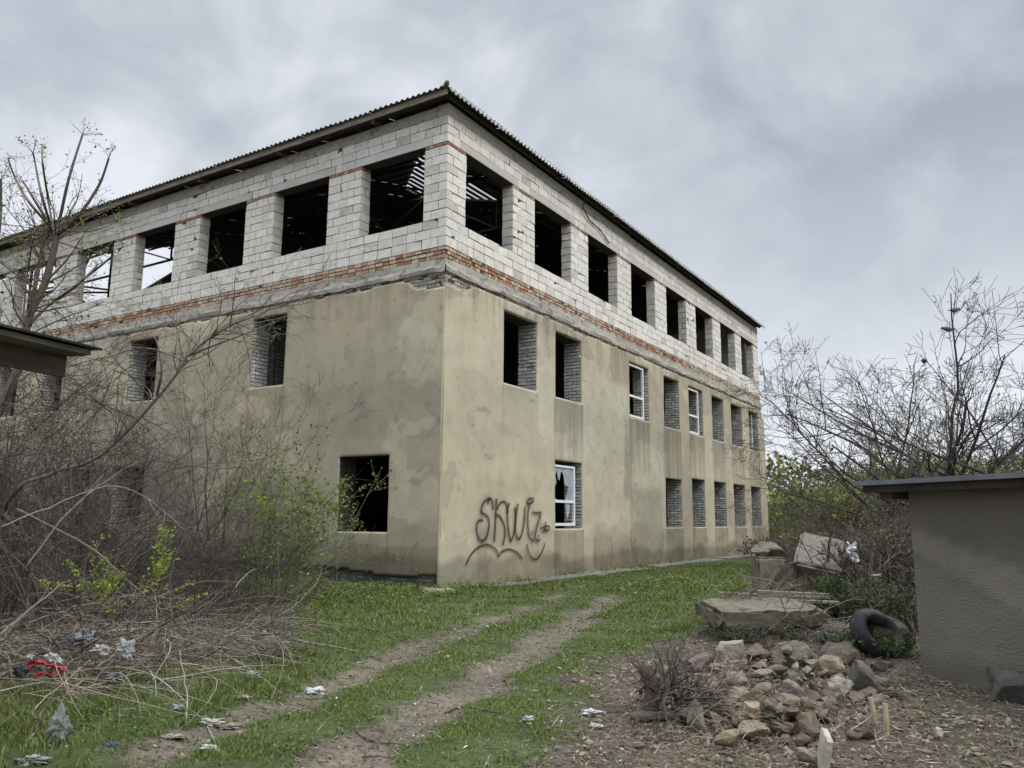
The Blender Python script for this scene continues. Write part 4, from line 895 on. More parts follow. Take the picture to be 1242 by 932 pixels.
def leaves(mb, paths, n, size, cols, rnd, lo=0.2, maxdep=1, off=0.02):
    P_ = [p for p in paths if p[2] <= maxdep]
    if not P_: return
    for _ in range(n):
        pts, rads, dep = rnd.choice(P_); t = rnd.uniform(lo, 1)*(len(pts)-1); i = min(len(pts)-2, int(t)); p = pts[i].lerp(pts[i+1], t-i)+Vector((rnd.gauss(0, off), rnd.gauss(0, off), rnd.gauss(0, off)))
        a = Vector((rnd.gauss(0, 1), rnd.gauss(0, 1), rnd.gauss(0.3, 0.7))).normalized(); b = a.cross(Vector((rnd.gauss(0, 1), rnd.gauss(0, 1), rnd.gauss(0, 1)))).normalized(); s_ = size*rnd.uniform(0.5, 1.25)
        c = rnd.choice(cols); k = rnd.uniform(0.75, 1.25)
        mb.quad([p, p+a*s_*0.5+b*s_*0.32, p+a*s_, p+a*s_*0.5-b*s_*0.32], tuple(x*k for x in c))
def plant(name, label, cat, base, paths, bark, leafn=0, leafs=0.03, leafc=((0.1, 0.14, 0.03),), group=None, split=2, seed=0, trunkname='trunk', crownname='crown', lo=0.2, maxdep=1, off=0.02):
    e_ = empty(name, base); tag(e_, label, cat, group); mx_ = max(p[2] for p in paths); rnd = random.Random(seed+5)
    sh_ = lambda mb: [setattr(mb, 'v', [(v[0]-base[0], v[1]-base[1], v[2]-base[2]) for v in mb.v])]
    a = paths_mb(paths, bark, lo=mx_); sh_(a); a.build(trunkname, M['bark'], e_, smooth=True)
    b = paths_mb(paths, bark, hi=mx_-1)
    if b.v: sh_(b); b.build(crownname, M['bark'], e_)
    if leafn:
        l = MB(); leaves(l, paths, leafn, leafs, leafc, rnd, lo, maxdep, off); sh_(l); l.build('foliage', M['leaf'], e_)
    return e_
def chain(pp, r0, r1, sub=4, wob=0.0, rnd=random):
    P_ = catmull([Vector(p) for p in pp], sub); n = len(P_); return ([p+Vector((rnd.gauss(0, wob), rnd.gauss(0, wob), rnd.gauss(0, wob))) for p in P_], [r0+(r1-r0)*i/(n-1) for i in range(n)])
bk_grey = (0.115, 0.10, 0.086); bk_brown = (0.072, 0.058, 0.048); bk_dark = (0.045, 0.038, 0.033); bk_pale = (0.20, 0.18, 0.155)
YG = ((0.20, 0.24, 0.045), (0.15, 0.20, 0.04), (0.25, 0.27, 0.07)); GS_ = ((0.15, 0.21, 0.04), (0.11, 0.165, 0.033), (0.21, 0.27, 0.055)); GB = ((0.20, 0.28, 0.05), (0.15, 0.22, 0.04), (0.27, 0.33, 0.07)); GR = ((0.12, 0.19, 0.035), (0.09, 0.15, 0.03), (0.16, 0.22, 0.045))
def sprout(paths, pts, rads, n, length, rad, depth, rnd, **k):
    for _ in range(n):
        i = rnd.randrange(max(1, len(pts)//4), len(pts)-1); d = (pts[i+1]-pts[i]).normalized(); s_ = Vector((rnd.gauss(0, 1), rnd.gauss(0, 1), rnd.gauss(0.2, 1))).normalized()
        grow(paths, pts[i], d*0.7+s_*0.8, length*rnd.uniform(0.5, 1.2), min(rad, rads[i]*0.8), depth, rnd, **k)
# 1. the lopped tree at the left, behind the lean-to
rnd = random.Random(3); dp = 9.0; paths = []
tr, rr_ = chain([D(-70, 640, dp), D(-30, 560, dp), D(2, 490, dp), D(28, 432, dp), D(34, 388, dp), D(54, 345, dp), D(66, 300, dp), D(68, 285, dp)], 0.055, 0.036, 4)
tr = [Vector((D(-110, 700, dp).x, dp, ghs(-6.5, dp)-0.1))]+tr; rr_ = [0.07]+rr_; paths.append((tr, rr_, 9))
tr2, r2_ = chain([D(36, 396, dp), D(42, 350, dp), D(52, 300, dp), D(58, 275, dp)], 0.028, 0.024, 3); paths.append((tr2, r2_, 9))
for q, r0 in (([(66, 285), (72, 268), (84, 215), (100, 164)], 0.024), ([(70, 285), (95, 262), (120, 225), (132, 192)], 0.022), ([(65, 280), (58, 240), (52, 200), (51, 180)], 0.018), ([(62, 275), (50, 235), (42, 195), (40, 186)], 0.020), ([(62, 276), (35, 245), (18, 215), (10, 193)], 0.018), ([(60, 272), (40, 240), (28, 220)], 0.018), ([(75, 280), (110, 281), (140, 270)], 0.010), ([(34, 395), (60, 370), (95, 345), (118, 322)], 0.022), ([(28, 392), (32, 340), (40, 290)], 0.014), ([(-10, 330), (0, 270), (1, 218)], 0.024)):
    P_, R_ = chain([D(x, y, dp+rnd.uniform(-0.4, 0.4)*(k > 0)) for k, (x, y) in enumerate(q)], r0, r0*0.55, 4); paths.append((P_, R_, 8))
    for _ in range(rnd.randint(4, 6)): grow(paths, P_[-1], (P_[-1]-P_[-3]).normalized()*0.6+Vector((rnd.gauss(0, 0.6), rnd.gauss(0, 0.6), rnd.gauss(0.1, 0.5))), 0.22, 0.004, 1, rnd, nseg=4, kids=(1, 2), minr=0.0016)
sprout(paths, tr, rr_, 22, 1.0, 0.012, 2, rnd, kids=(3, 4), minr=0.0018)
sprout(paths, tr2, r2_, 16, 0.9, 0.010, 2, rnd, kids=(3, 4), minr=0.0018)
for px, py in ((20, 310), (-10, 300), (10, 340), (-15, 270)):
    for _ in range(4): grow(paths, D(px+rnd.uniform(-15, 15), py+rnd.uniform(-20, 20), dp+rnd.uniform(-0.5, 0.6)), Vector((rnd.gauss(0, 0.8), rnd.gauss(0, 0.5), rnd.gauss(0.2, 0.6))), 0.9, 0.007, 2, rnd, kids=(3, 4), minr=0.0016)
lp = plant('lopped_tree', 'tree with lopped bare limbs and hazy new leaves above the plank lean-to', 'tree', Vector((D(-110, 700, dp).x, dp, 0)), paths, (0.13, 0.10, 0.085), 1900, 0.035, YG, seed=1, maxdep=2, off=0.03)
# 2. the long arching bough
rnd = random.Random(14); dp = 9.6; paths = []
P_, R_ = chain([G(-30, 735, 0.1), D(10, 610, dp), D(60, 575, dp), D(122, 552, dp), D(200, 473, dp), D(228, 433, dp), D(262, 405, dp), D(305, 385, dp-0.2), D(350, 368, dp-0.3)], 0.030, 0.005, 5, 0.008, rnd); paths.append((P_, R_, 9))
Q_, S_ = chain([D(228, 432, dp), D(270, 415, dp+0.2), D(310, 400, dp+0.3), D(348, 384, dp+0.3)], 0.018, 0.005, 4, 0.006, rnd); paths.append((Q_, S_, 8))
Q_, S_ = chain([D(190, 480, dp), D(196, 450, dp-0.2), D(192, 420, dp-0.2), D(186, 408, dp-0.2)], 0.020, 0.009, 4); paths.append((Q_, S_, 8))
Q_, S_ = chain([D(232, 428, dp), D(222, 400, dp+0.2), D(205, 382, dp+0.2)], 0.014, 0.004, 4); paths.append((Q_, S_, 8))
sprout(paths, P_, R_, 46, 0.9, 0.009, 2, rnd, kids=(2, 4), minr=0.0018)
plant('arching_tree', 'slanting young tree whose long bough arches in front of the shorter facade', 'tree', G(-30, 735, 0.0), paths, (0.15, 0.13, 0.11), 260, 0.03, YG, seed=2)
# 3. bare shrubs against the left facade
def shrub(px, py, topy, dep, seed, stems, label, bark, leafn=0, leafc=YG, spreadx=0.5, group=None, name='bare_shrub', cat='shrub', leafs=0.035, kids=(3, 5), depth=3, r=0.016, maxdep=1, t0=0.25):
    rnd = random.Random(seed); b = D(px, py, dep); b = Vector((b.x, dep, ghs(b.x, dep)-0.05)); H_ = D(px, topy, dep).z-b.z; paths = []
    for k in range(stems):
        d = Vector((rnd.gauss(0, spreadx), rnd.gauss(0, spreadx*0.6), 1.3)); grow(paths, b+Vector((rnd.gauss(0, 0.12), rnd.gauss(0, 0.12), 0)), d, H_*rnd.uniform(0.6, 0.95), r*rnd.uniform(0.6, 1.2), depth, rnd, kids=kids, spread=0.62, nseg=6, kink=0.10, minr=0.0022, upb=0.03, t0=t0)
    return plant(name, label, cat, b, paths, bark, leafn, leafs, leafc, group, seed=seed, maxdep=maxdep, lo=0.2 if t0 > 0.1 else 0.05)
shrub(258, 712, 450, 15.6, 21, 5, 'tall dark bare shrub standing under the brick-lined upper window of the shorter facade', bk_brown, depth=3, kids=(4, 5))
shrub(300, 712, 470, 15.9, 22, 4, 'slim bare shrub between the tall dark one and the leafy green sapling', bk_brown, depth=3)
shrub(205, 712, 490, 15.0, 23, 5, 'spreading bare shrub left of the tall dark one, in front of the ground floor wall', bk_dark, depth=3)
shrub(330, 705, 490, 16.2, 31, 3, 'thin bare sapling rising above the green sapling, close to the wall', bk_grey, depth=2)
shrub(152, 715, 470, 14.0, 24, 5, 'greyish bare shrub below the second upper window from the corner', bk_grey, depth=3)
shrub(90, 720, 470, 13.0, 25, 6, 'dense twiggy shrub to the right of the lean-to end', bk_grey, 260, depth=3)
shrub(35, 730, 480, 11.5, 26, 6, 'tangled grey shrub directly below the lean-to', bk_grey, 200, depth=3)
shrub(-10, 740, 450, 12.0, 27, 6, 'tangled brown shrub cut by the left edge of the picture', bk_brown, 200, depth=3)
shrub(120, 735, 600, 9.5, 28, 5, 'low pale twiggy shrub behind the brush heap', bk_pale, depth=3, r=0.012, spreadx=0.9)
shrub(60, 745, 560, 8.8, 29, 5, 'wild twiggy shrub behind the red scrap', bk_grey, depth=3, r=0.014, spreadx=0.9)
shrub(210, 735, 600, 11.0, 30, 5, 'wide low bare bush behind the right half of the brush heap', bk_grey, depth=3, r=0.012, spreadx=1.0)
shrub(345, 724, 545, 12.9, 41, 11, 'bright green leafy sapling left of the ground floor window near the corner', (0.2, 0.19, 0.14), 3000, GS_, 0.15, None, 'leafy_sapling', 'sapling', 0.066, (5, 7), 2, 0.009, 2, 0.03)
shrub(384, 718, 560, 13.9, 42, 5, 'smaller thin-leaved sapling between the green one and the ground floor window', (0.16, 0.15, 0.11), 1100, GS_, 0.12, None, 'leafy_sapling', 'sapling', 0.055, (4, 6), 2, 0.007, 2, 0.05)
shrub(165, 728, 640, 9.3, 43, 4, 'low yellow-green leafy bush in front of the dark undergrowth', (0.15, 0.14, 0.1), 1000, ((0.30, 0.38, 0.06), (0.28, 0.33, 0.06)), 0.5, None, 'leafy_bush', 'bush', 0.045, (3, 4), 2, 0.007, 2, 0.1)
shrub(116, 728, 660, 9.0, 44, 3, 'small yellow-green bush at the left of the other leafy bush', (0.15, 0.14, 0.1), 420, ((0.28, 0.36, 0.06), (0.28, 0.33, 0.06)), 0.45, None, 'leafy_bush', 'bush', 0.042, (3, 4), 2, 0.007, 2, 0.1)
# undergrowth nobody could count, between the shrubs and along the left facade
rnd = random.Random(77); paths = []
for _ in range(440):
    px = rnd.uniform(-90, 320); dep = rnd.uniform(9.5, 15.5); b = D(px, 700, dep)
    b = Vector((b.x, dep, ghs(b.x, dep)-0.03)); q = BMi @ b
    if q.x > -0.25: continue
    grow(paths, b, Vector((rnd.gauss(0, 0.6), rnd.gauss(0, 0.5), 1)), rnd.uniform(0.7, 2.3)*(1.25 if px < 120 else 0.8), rnd.uniform(0.003, 0.008), 2, rnd, kids=(3, 4), spread=0.8, nseg=5, kink=0.16, minr=0.0022)
for _ in range(360):
    px = rnd.uniform(-60, 150); py = rnd.uniform(420, 700); dep = rnd.uniform(8.5, 14); p = D(px, py, dep)
    if (BMi @ p).x > -0.3 or p.z < 0.1: continue
    grow(paths, p, Vector((rnd.gauss(0, 1), rnd.gauss(0, 0.6), rnd.gauss(0.1, 0.6))), rnd.uniform(0.6, 1.6), 0.006, 2, rnd, kids=(2, 4), spread=0.8, kink=0.14, minr=0.0020)
ub = paths_mb(paths, (0.066, 0.054, 0.046), jitter=0.7); leaves(ub, [p for p in paths if p[0][0].x < -4.5], 1300, 0.035, ((0.16, 0.18, 0.06), (0.11, 0.13, 0.05)), rnd, maxdep=1)
tag(ub.build('undergrowth', M['bark']), 'mass of bare grey and brown twigs tangled in front of the left facade', 'undergrowth', kind='stuff')
# dead leaves and weed stalks in it
rnd = random.Random(5)
# ------------------------------------------------------------------ brush heap
paths = []
for _ in range(1250):
    px = rnd.uniform(-60, 355); t = (px+60)/415; py = rnd.uniform(738, 838-32*t); p = gp(px, py); dx = rnd.gauss(0.45, 0.85); L = rnd.choice((0.15, 0.25, 0.35, 0.5, 0.8, 1.0))
    hmp = 0.42*math.exp(-((p.x+3.6)/1.4)**2-((p.y-7.9)/1.3)**2)+0.06
    st = Vector((p.x, p.y, p.z+rnd.uniform(0.0, hmp))); pts = [st]; d = Vector((dx, rnd.gauss(0, 0.9), rnd.gauss(0.04, 0.32))).normalized()
    for k in range(6):
        d = (d+Vector((rnd.gauss(0, 0.22), rnd.gauss(0, 0.22), rnd.gauss(-0.02, 0.20)))).normalized(); q = pts[-1]+d*L/6; g_ = ghs(q.x, q.y)+0.01; q.z = max(q.z, g_); pts.append(q)
    r = rnd.choice((0.002, 0.003, 0.004, 0.005, 0.007)); paths.append((pts, [r*(1-0.10*k) for k in range(7)], 0))
mbh = paths_mb(paths, (0.115, 0.093, 0.078), jitter=0.8)
paths = []
for _ in range(210):        # long sticks, some weathered pale, reaching out of the heap over the grass
    px = rnd.uniform(-40, 345); t = (px+40)/385; py = rnd.uniform(752, 850-38*t+(25 if px < 250 else 0)); p = gp(px, py); L = rnd.uniform(0.6, 1.5); d = Vector((rnd.gauss(0.5, 0.8), rnd.gauss(-0.1, 0.8), rnd.gauss(0.08, 0.22))).normalized(); bend = Vector((rnd.gauss(0, 0.16), rnd.gauss(0, 0.16), -0.09))
    pts = [Vector((p.x, p.y, p.z+rnd.uniform(0.0, 0.22)))]
    for k in range(9):
        d = (d+bend+Vector((rnd.gauss(0, 0.07), rnd.gauss(0, 0.07), rnd.gauss(0, 0.07)))).normalized(); q = pts[-1]+d*L/9; q.z = max(q.z, ghs(q.x, q.y)+0.01); pts.append(q)
    r = rnd.choice((0.0025, 0.0035, 0.005)); paths.append((pts, [r*(1-0.07*k) for k in range(10)], 0))
pl_ = paths_mb(paths, (0.24, 0.205, 0.17), jitter=0.5); o_ = len(mbh.v); mbh.v += pl_.v; mbh.c += pl_.c; mbh.f += [tuple(i+o_ for i in f) for f in pl_.f]
tag(mbh.build('brush_heap', M['bark']), 'heap of cut dry twigs and brushwood on the left bank', 'brush heap', kind='stuff')
def branch(pix, r0, r1, col, label, dep=None, kids=0, lift=0.0):
    P0 = []
    for k, v in enumerate(pix):
        if len(v) == 2: P0.append(gp(v[0], v[1], lift+r0))
        else: P0.append(D(v[0], v[1], v[2]))
    pts, rads = chain(P0, r0, r1, 5, 0.004); mb = MB(); mb.tube(pts, rads, 6, col)
    if kids:
        pp = []; sprout(pp, pts, rads, kids, 0.35, 0.004, 1, random, kids=(1, 2), minr=0.0015)
        for a, b, c in pp: mb.tube(a, b, 3, col)
    o = mb.build('dead_branch', M['bark'], smooth=True, origin=pts[0]); tag(o, label, 'branch'); return o
tw = (0.30, 0.265, 0.225); dk_ = (0.085, 0.068, 0.055)
branch([(30, 905), (60, 865), (110, 830), (180, 818, 6.4), (240, 868, 5.9), (262, 905)], 0.009, 0.004, tw, 'long curved pale stick bowing over the grass left of the wheel rut', kids=4)
branch([(60, 905), (42, 880, 5.4), (45, 858, 5.5), (70, 835, 5.8), (110, 800, 6.3)], 0.007, 0.003, tw, 'hooked pale stick curling around the crumpled plastic sheet')
branch([(55, 870), (90, 835), (130, 800, 6.9), (175, 770, 7.2)], 0.014, 0.007, (0.22, 0.19, 0.16), 'straight thick grey stick slanting up across the heap', kids=4)
branch([(0, 770, 6.2), (30, 745, 6.6), (70, 712, 7.3), (85, 704, 7.5)], 0.012, 0.006, (0.15, 0.125, 0.10), 'thick slanting branch rising at the left edge above the red scrap', kids=4)
branch([(228, 882), (227, 850, 5.9), (222, 815, 6.0), (218, 790, 6.1)], 0.006, 0.004, tw, 'upright forked stick standing in the grass before the rut', kids=2)
branch([(195, 770, 7.6), (250, 782, 7.3), (320, 795, 7.6), (345, 806)], 0.012, 0.004, (0.2, 0.165, 0.135), 'long low branch reaching right out of the heap', kids=5)
branch([(20, 618, 8.4), (110, 665, 8.3), (150, 700, 8.2), (190, 735, 8.2)], 0.016, 0.007, (0.13, 0.11, 0.09), 'dark bough sloping down to the right through the shrubs', kids=8)
branch([(0, 640, 7.9), (60, 615, 8.1), (130, 590, 8.3), (180, 605, 8.6), (225, 645, 8.8)], 0.009, 0.003, (0.27, 0.24, 0.21), 'pale arching shoot crossing in front of the dark undergrowth', kids=7)
branch([(30, 690, 7.8), (80, 625, 7.9), (120, 590, 8.0), (165, 560, 8.2)], 0.008, 0.003, (0.25, 0.23, 0.2), 'pale straight shoot leaning right beneath the arching bough', kids=5)
branch([(285, 745), (283, 720, 8.9), (296, 700, 9.2), (310, 690, 9.5)], 0.006, 0.003, tw, 'single pale shoot at the right end of the heap')
branch([(540, 866), (560, 858), (590, 862), (612, 866)], 0.008, 0.003, dk_, 'dark twig lying across the right wheel rut')
branch([(432, 888), (445, 897), (470, 902), (498, 905)], 0.008, 0.003, dk_, 'curved twig at the near end of the right wheel rut', kids=1)
branch([(440, 918), (458, 917), (475, 919)], 0.006, 0.003, dk_, 'short dark twig lowest in the right wheel rut')
branch([(300, 850), (330, 826), (352, 822)], 0.006, 0.003, tw, 'bent pale twig beside the white rag on the left rut', kids=1)
branch([(300, 795), (330, 803), (352, 818), (378, 823)], 0.007, 0.003, dk_, 'dark crooked twig reaching onto the left rut', kids=2)
branch([(990, 905), (1020, 880), (1045, 862), (1078, 850)], 0.010, 0.006, (0.2, 0.175, 0.14), 'smooth grey branch bent along the ground beside the stakes', kids=2)
branch([(1000, 834), (1035, 842), (1060, 836), (1085, 846)], 0.011, 0.005, dk_, 'dark root running across the stones below the tyre', kids=3)
branch([(680, 790), (700, 815), (720, 835)], 0.005, 0.003, tw, 'thin pale twig on the bare earth left of the stump', kids=1)
# cut stakes
for px, py, h, tilt, lab in ((1075, 893, 0.19, 0.05, 'thicker cut stake with a pale sawn top'), (1062, 880, 0.17, -0.12, 'thinner cut stake left of the sawn one')):
    p = gp(px, py); mb = MB(); mb.tube([Vector((0, 0, -0.05)), Vector((tilt*0.5*h, 0, h*0.5)), Vector((tilt*h, 0.01, h))], [0.019, 0.018, 0.017], 8, (0.36, 0.29, 0.19)); o = mb.build('cut_stake', M['bark'], smooth=False); o.location = p; tag(o, lab, 'stake')
# uprooted stump with roots
rnd = random.Random(8); b = gp(818, 872); paths = []
for k in range(52):
    a = rnd.uniform(-2.9, 2.9); d = Vector((math.cos(a)*rnd.uniform(0.4, 1.0), math.sin(a)*0.5, rnd.uniform(-0.1, 1.1))); grow(paths, b+Vector((rnd.gauss(0, 0.11), rnd.gauss(0, 0.07), 0.12+rnd.uniform(-0.06, 0.08))), d, rnd.uniform(0.18, 0.46), rnd.uniform(0.004, 0.014), 2, rnd, nseg=5, kids=(2, 3), kink=0.22, spread=0.8, gravity=0.1, minr=0.002)
mx_ = [(p, [max(r, 0.002) for r in q], d) for p, q, d in paths]
stp = empty('uprooted_stump', b); tag(stp, 'uprooted dark stump with tangled roots at the left end of the rubble', 'stump')
m1 = paths_mb(mx_, (0.085, 0.068, 0.057), jitter=0.4); m1.v = [(v[0]-b.x, v[1]-b.y, v[2]-b.z) for v in m1.v]; m1.build('root', M['bark'], stp)
m1 = MB(); P_, R_ = chain([b+Vector((-0.30, -0.05, 0.02)), b+Vector((-0.1, -0.07, 0.03)), b+Vector((0.1, -0.04, 0.06)), b+Vector((0.24, 0.02, 0.02))], 0.034, 0.024, 4, 0.006); m1.tube([p-b for p in P_], R_, 8, (0.13, 0.105, 0.088)); P_, R_ = chain([b+Vector((-0.16, 0, 0.0)), b+Vector((-0.15, 0.02, 0.2)), b+Vector((-0.20, 0.02, 0.34))], 0.06, 0.04, 4, 0.005); m1.tube([p-b for p in P_], R_, 8, (0.09, 0.072, 0.06)); m1.build('trunk', M['bark'], stp, smooth=True)
# roots and sticks poking out of the rubble
paths = []; rnd = random.Random(61)
for _ in range(260):
    px = 905+rnd.gauss(0, 75); py = 850+rnd.gauss(0, 22); p = gp(px, py, rnd.uniform(0.0, 0.10)); grow(paths, p, Vector((rnd.gauss(0, 1), rnd.gauss(0, 0.8), rnd.gauss(0.1, 0.4))), rnd.uniform(0.1, 0.38), rnd.choice((0.002, 0.003, 0.005)), 1, rnd, nseg=5, kids=(0, 2), kink=0.2, minr=0.0012, gravity=0.12)
tag(paths_mb(paths, (0.17, 0.14, 0.11), jitter=0.6).build('rubble_twigs', M['bark']), 'thin dry twigs and roots caught among the rubble stones', 'twigs', kind='stuff')
# ------------------------------------------------------------------ litter: bags, rags, papers
def crumple(name, p, size, seed, col, label, cat, rz=0, sub=5, amp=0.36, mat_=None, sharp=1.0):
    rnd = random.Random(seed); bm = bmesh.new(); bmesh.ops.create_icosphere(bm, subdivisions=sub, radius=1.0); a = np.array([tuple(v.co) for v in bm.verts]); fs = [tuple(v.index for v in f.verts) for f in bm.faces]; bm.free()
    n_ = 1-np.abs(2*fbm(a[:, 0]*1.9+seed, a[:, 1]*1.9+a[:, 2]*2.3, seed, 5)-1)*2.0; n2 = fbm(a[:, 2]*2.3+seed, a[:, 0]*2.1-a[:, 1], seed+3, 4)-0.5
    r1 = np.abs(2*fbm(a[:, 0]*1.5+seed*3, a[:, 1]*1.5+a[:, 2]*1.8, seed+9, 2)-1); r2 = np.abs(2*fbm(a[:, 0]*4.2-a[:, 2]*3.1, a[:, 1]*4.4+a[:, 2]*2.2+seed, seed+12, 2)-1)
    a = a*(0.55+amp*2.6*r1+amp*0.9*r2)[:, None]+amp*1.1*n2[:, None]*np.array([[1, -0.6, 0.5]]); a = a*np.array(size)/2; a[:, 2] = np.maximum(a[:, 2], -size[2]*0.32); a[:, 2] -= a[:, 2].min()
    mb = MB(); mb.v = [tuple(v) for v in a]; mb.f = fs; mb.c = [col]*len(a); o = mb.build(name, mat_ or M['bag']); o.location = p; o.rotation_euler = (0, 0, rz); return tag(o, label, cat)
WHT = (1.2, 1.2, 1.2); 
crumple('plastic_bag', gp(383, 842), (0.17, 0.12, 0.06), 1, (1.35, 1.35, 1.4), 'white crumpled rag lying alone on the left wheel rut', 'rag', 0.4)
crumple('plastic_bag', gp(151, 796, 0.17), (0.14, 0.12, 0.19), 2, (0.95, 0.96, 0.95), 'grey plastic bag draped on the twigs at the middle of the heap', 'plastic bag')
crumple('plastic_bag', gp(100, 782, 0.20), (0.24, 0.18, 0.13), 3, (0.5, 0.52, 0.53), 'dull grey bag sunk into the heap above the red scrap', 'plastic bag')
crumple('plastic_bag', gp(122, 788, 0.20), (0.14, 0.10, 0.09), 4, (1.0, 0.93, 0.88), 'pinkish scrap of film just right of the dull grey bag', 'plastic film')
crumple('plastic_bag', gp(138, 822, 0.09), (0.13, 0.11, 0.10), 12, (0.5, 0.5, 0.5), 'dark grey bag hanging under the middle of the heap', 'plastic bag')
def sheet(p, w, h, seed, col, label, lean=0.5, cat='plastic sheet'):
    n = 26; V = []; F = []
    for i in range(n+1):
        for j in range(n+1):
            u, v = i/n, j/n; ww = w*(0.55+0.8*float(vnoise(np.array(v*5.0+(u > 0.5)*3), np.array(seed*1.0), seed))); x = (u-0.5)*ww; z = v*h
            y = -0.03*math.sin(v*19+3*float(vnoise(np.array(u*2), np.array(v*2), seed)))-0.05*math.sin(u*7+v*3)+lean*h*v; V.append((x+0.03*math.sin(v*9), y+0.02*float(fbm(np.array(u*8), np.array(v*8), seed))-0.01, z+0.02*math.sin(u*11)))
    for i in range(n):
        for j in range(n): a = i*(n+1)+j; F.append((a, a+n+1, a+n+2, a+1))
    mb = MB(); mb.v, mb.f, mb.c = V, F, [col]*len(V); o = mb.build('plastic_sheet', M['bag'], smooth=True); o.location = p; return tag(o, label, cat)
crumple('plastic_sheet', gp(70, 903), (0.15, 0.12, 0.23), 8, (0.62, 0.64, 0.60), 'tall rumpled grey plastic sheet standing in folds in the grass at lower left', 'plastic sheet', 0.3, 5, 0.30)
crumple('plastic_bag', gp(305, 822), (0.14, 0.10, 0.06), 9, (0.9, 0.9, 0.9), 'small grey bag in the grass where the heap meets the left rut', 'plastic bag')
crumple('plastic_bag', gp(292, 848), (0.12, 0.07, 0.03), 10, (0.9, 0.9, 0.88), 'flat pale film under the small grey bag', 'plastic film')
crumple('plastic_bag', gp(216, 862), (0.10, 0.08, 0.05), 11, (0.85, 0.9, 0.93), 'bluish-grey torn bag in the grass below the bowed stick', 'plastic bag')
crumple('paper_scrap', gp(257, 880), (0.17, 0.11, 0.05), 13, (1.15, 1.05, 0.95), 'crumpled cream paper wrapper at the edge of the left rut', 'paper')
crumple('paper_scrap', gp(278, 884), (0.16, 0.10, 0.04), 14, (0.85, 0.7, 0.62), 'pinkish flat scrap right of the cream wrapper', 'paper')
crumple('paper_scrap', gp(207, 896), (0.15, 0.09, 0.03), 15, (0.9, 0.82, 0.74), 'flattened beige carton in the left wheel rut', 'carton')
crumple('paper_scrap', gp(255, 912), (0.15, 0.08, 0.04), 16, (1.2, 1.2, 1.15), 'torn white tissue on the grass between the ruts, nearest the camera', 'tissue')
crumple('plastic_bag', gp(40, 926), (0.16, 0.10, 0.05), 17, (0.8, 0.8, 0.78), 'grey-white bag cut by the bottom left corner', 'plastic bag')
crumple('plastic_bag', gp(137, 905), (0.07, 0.05, 0.03), 18, (0.25, 0.42, 0.75), 'small blue wrapper beside the left rut', 'wrapper')
red = empty('red_scrap', gp(50, 812)); tag(red, 'torn red crate scrap with white foam caught in the heap at the left edge', 'scrap')
M['redp'] = mat('faded_red_plastic', (0.22, 0.015, 0.018), (0.34, 0.03, 0.03), 9, 0.45, spec=0.4)
rb = gp(50, 812, 0.17); red.location = rb; mb = MB()
for q, r in (([(-0.16, 0, -0.03), (-0.10, 0.02, 0.04), (0.0, 0, 0.05), (0.10, -0.02, 0.035), (0.17, 0, 0.0)], 0.018), ([(-0.05, 0, -0.06), (0.02, 0, -0.02), (0.12, 0, -0.05), (0.16, 0, 0.02)], 0.014), ([(-0.17, 0, -0.05), (-0.08, 0, 0.0), (-0.02, 0, 0.05)], 0.013), ([(0.05, 0.0, -0.05), (0.09, 0, 0.03)], 0.012)):
    P_, R_ = chain([Vector(v) for v in q], r, r*0.8, 4, 0.004, random.Random(2)); mb.tube(P_, R_, 5)
mb.build('red_frame', M['redp'], red)
for k, (x, z, s_) in enumerate(((-0.09, 0.085, 0.05), (0.06, 0.075, 0.07), (0.12, 0.06, 0.05))):
    o = crumple('foam_piece', (x, 0, z-0.02), (s_*1.3, s_, s_), 30+k, WHT, None, None); o.parent = red
for k in ('label', 'category'):
    for o in red.children:
        if k in o: del o[k]
crumple('blue_scrap', gp(25, 820, 0.16), (0.10, 0.08, 0.10), 37, (0.10, 0.16, 0.20), 'dark blue scrap to the left of the red one', 'scrap')
crumple('plastic_bag', gp(717, 868), (0.15, 0.10, 0.05), 19, (1.35, 1.35, 1.35), 'bright white torn bag on the bare earth left of the stump', 'plastic bag')
crumple('plastic_bag', gp(640, 876), (0.08, 0.06, 0.05), 20, (1.1, 1.1, 1.1), 'small white tissue in the grass right of the ruts', 'tissue')
crumple('plastic_bag', gp(722, 884), (0.08, 0.05, 0.04), 21, (1.2, 1.2, 1.1), 'small white scrap just below the bright torn bag', 'paper')
hb = sheet(D(1034, 680, 9.6), 0.10, 0.20, 22, (1.35, 1.35, 1.35), 'ragged white plastic snagged on a bush left of the shed', 0.2)
crumple('plastic_bag', D(1062, 700, 9.4), (0.12, 0.1, 0.04), 23, (0.9, 0.9, 0.9), 'greyish bag lying on the beam beside the shed', 'plastic bag')
rnd = random.Random(12)
for i in range(60):
    px, py = rnd.choice(((rnd.uniform(470, 680), rnd.uniform(740, 800)), (rnd.uniform(0, 300), rnd.uniform(760, 925)), (rnd.uniform(380, 880), rnd.uniform(745, 925)), (rnd.uniform(560, 640), rnd.uniform(730, 765))))
    p = gp(px, py, 0.004); s_ = rnd.uniform(0.010, 0.032); mb = MB(); a = rnd.uniform(0, 3); c, s2 = math.cos(a), math.sin(a); k = rnd.uniform(0.3, 0.75); h = 0.012
    mb.v = [(-s_*c, -s_*s2, 0), (s_*0.6*s2, -s_*0.6*c, 0.006+h*rnd.random()), (s_*c, s_*s2, 0.003), (-s_*0.5*s2, s_*0.5*c, h*rnd.random())]; mb.f = [(0, 1, 2), (0, 2, 3)]; mb.c = [(k, k, k*0.96)]*4
    o = mb.build('paper_scrap', M['cloth']); o.location = p; tag(o, 'tiny pale scrap of litter trodden into the grass or rut', 'litter', 'tiny scraps of litter on the ground')
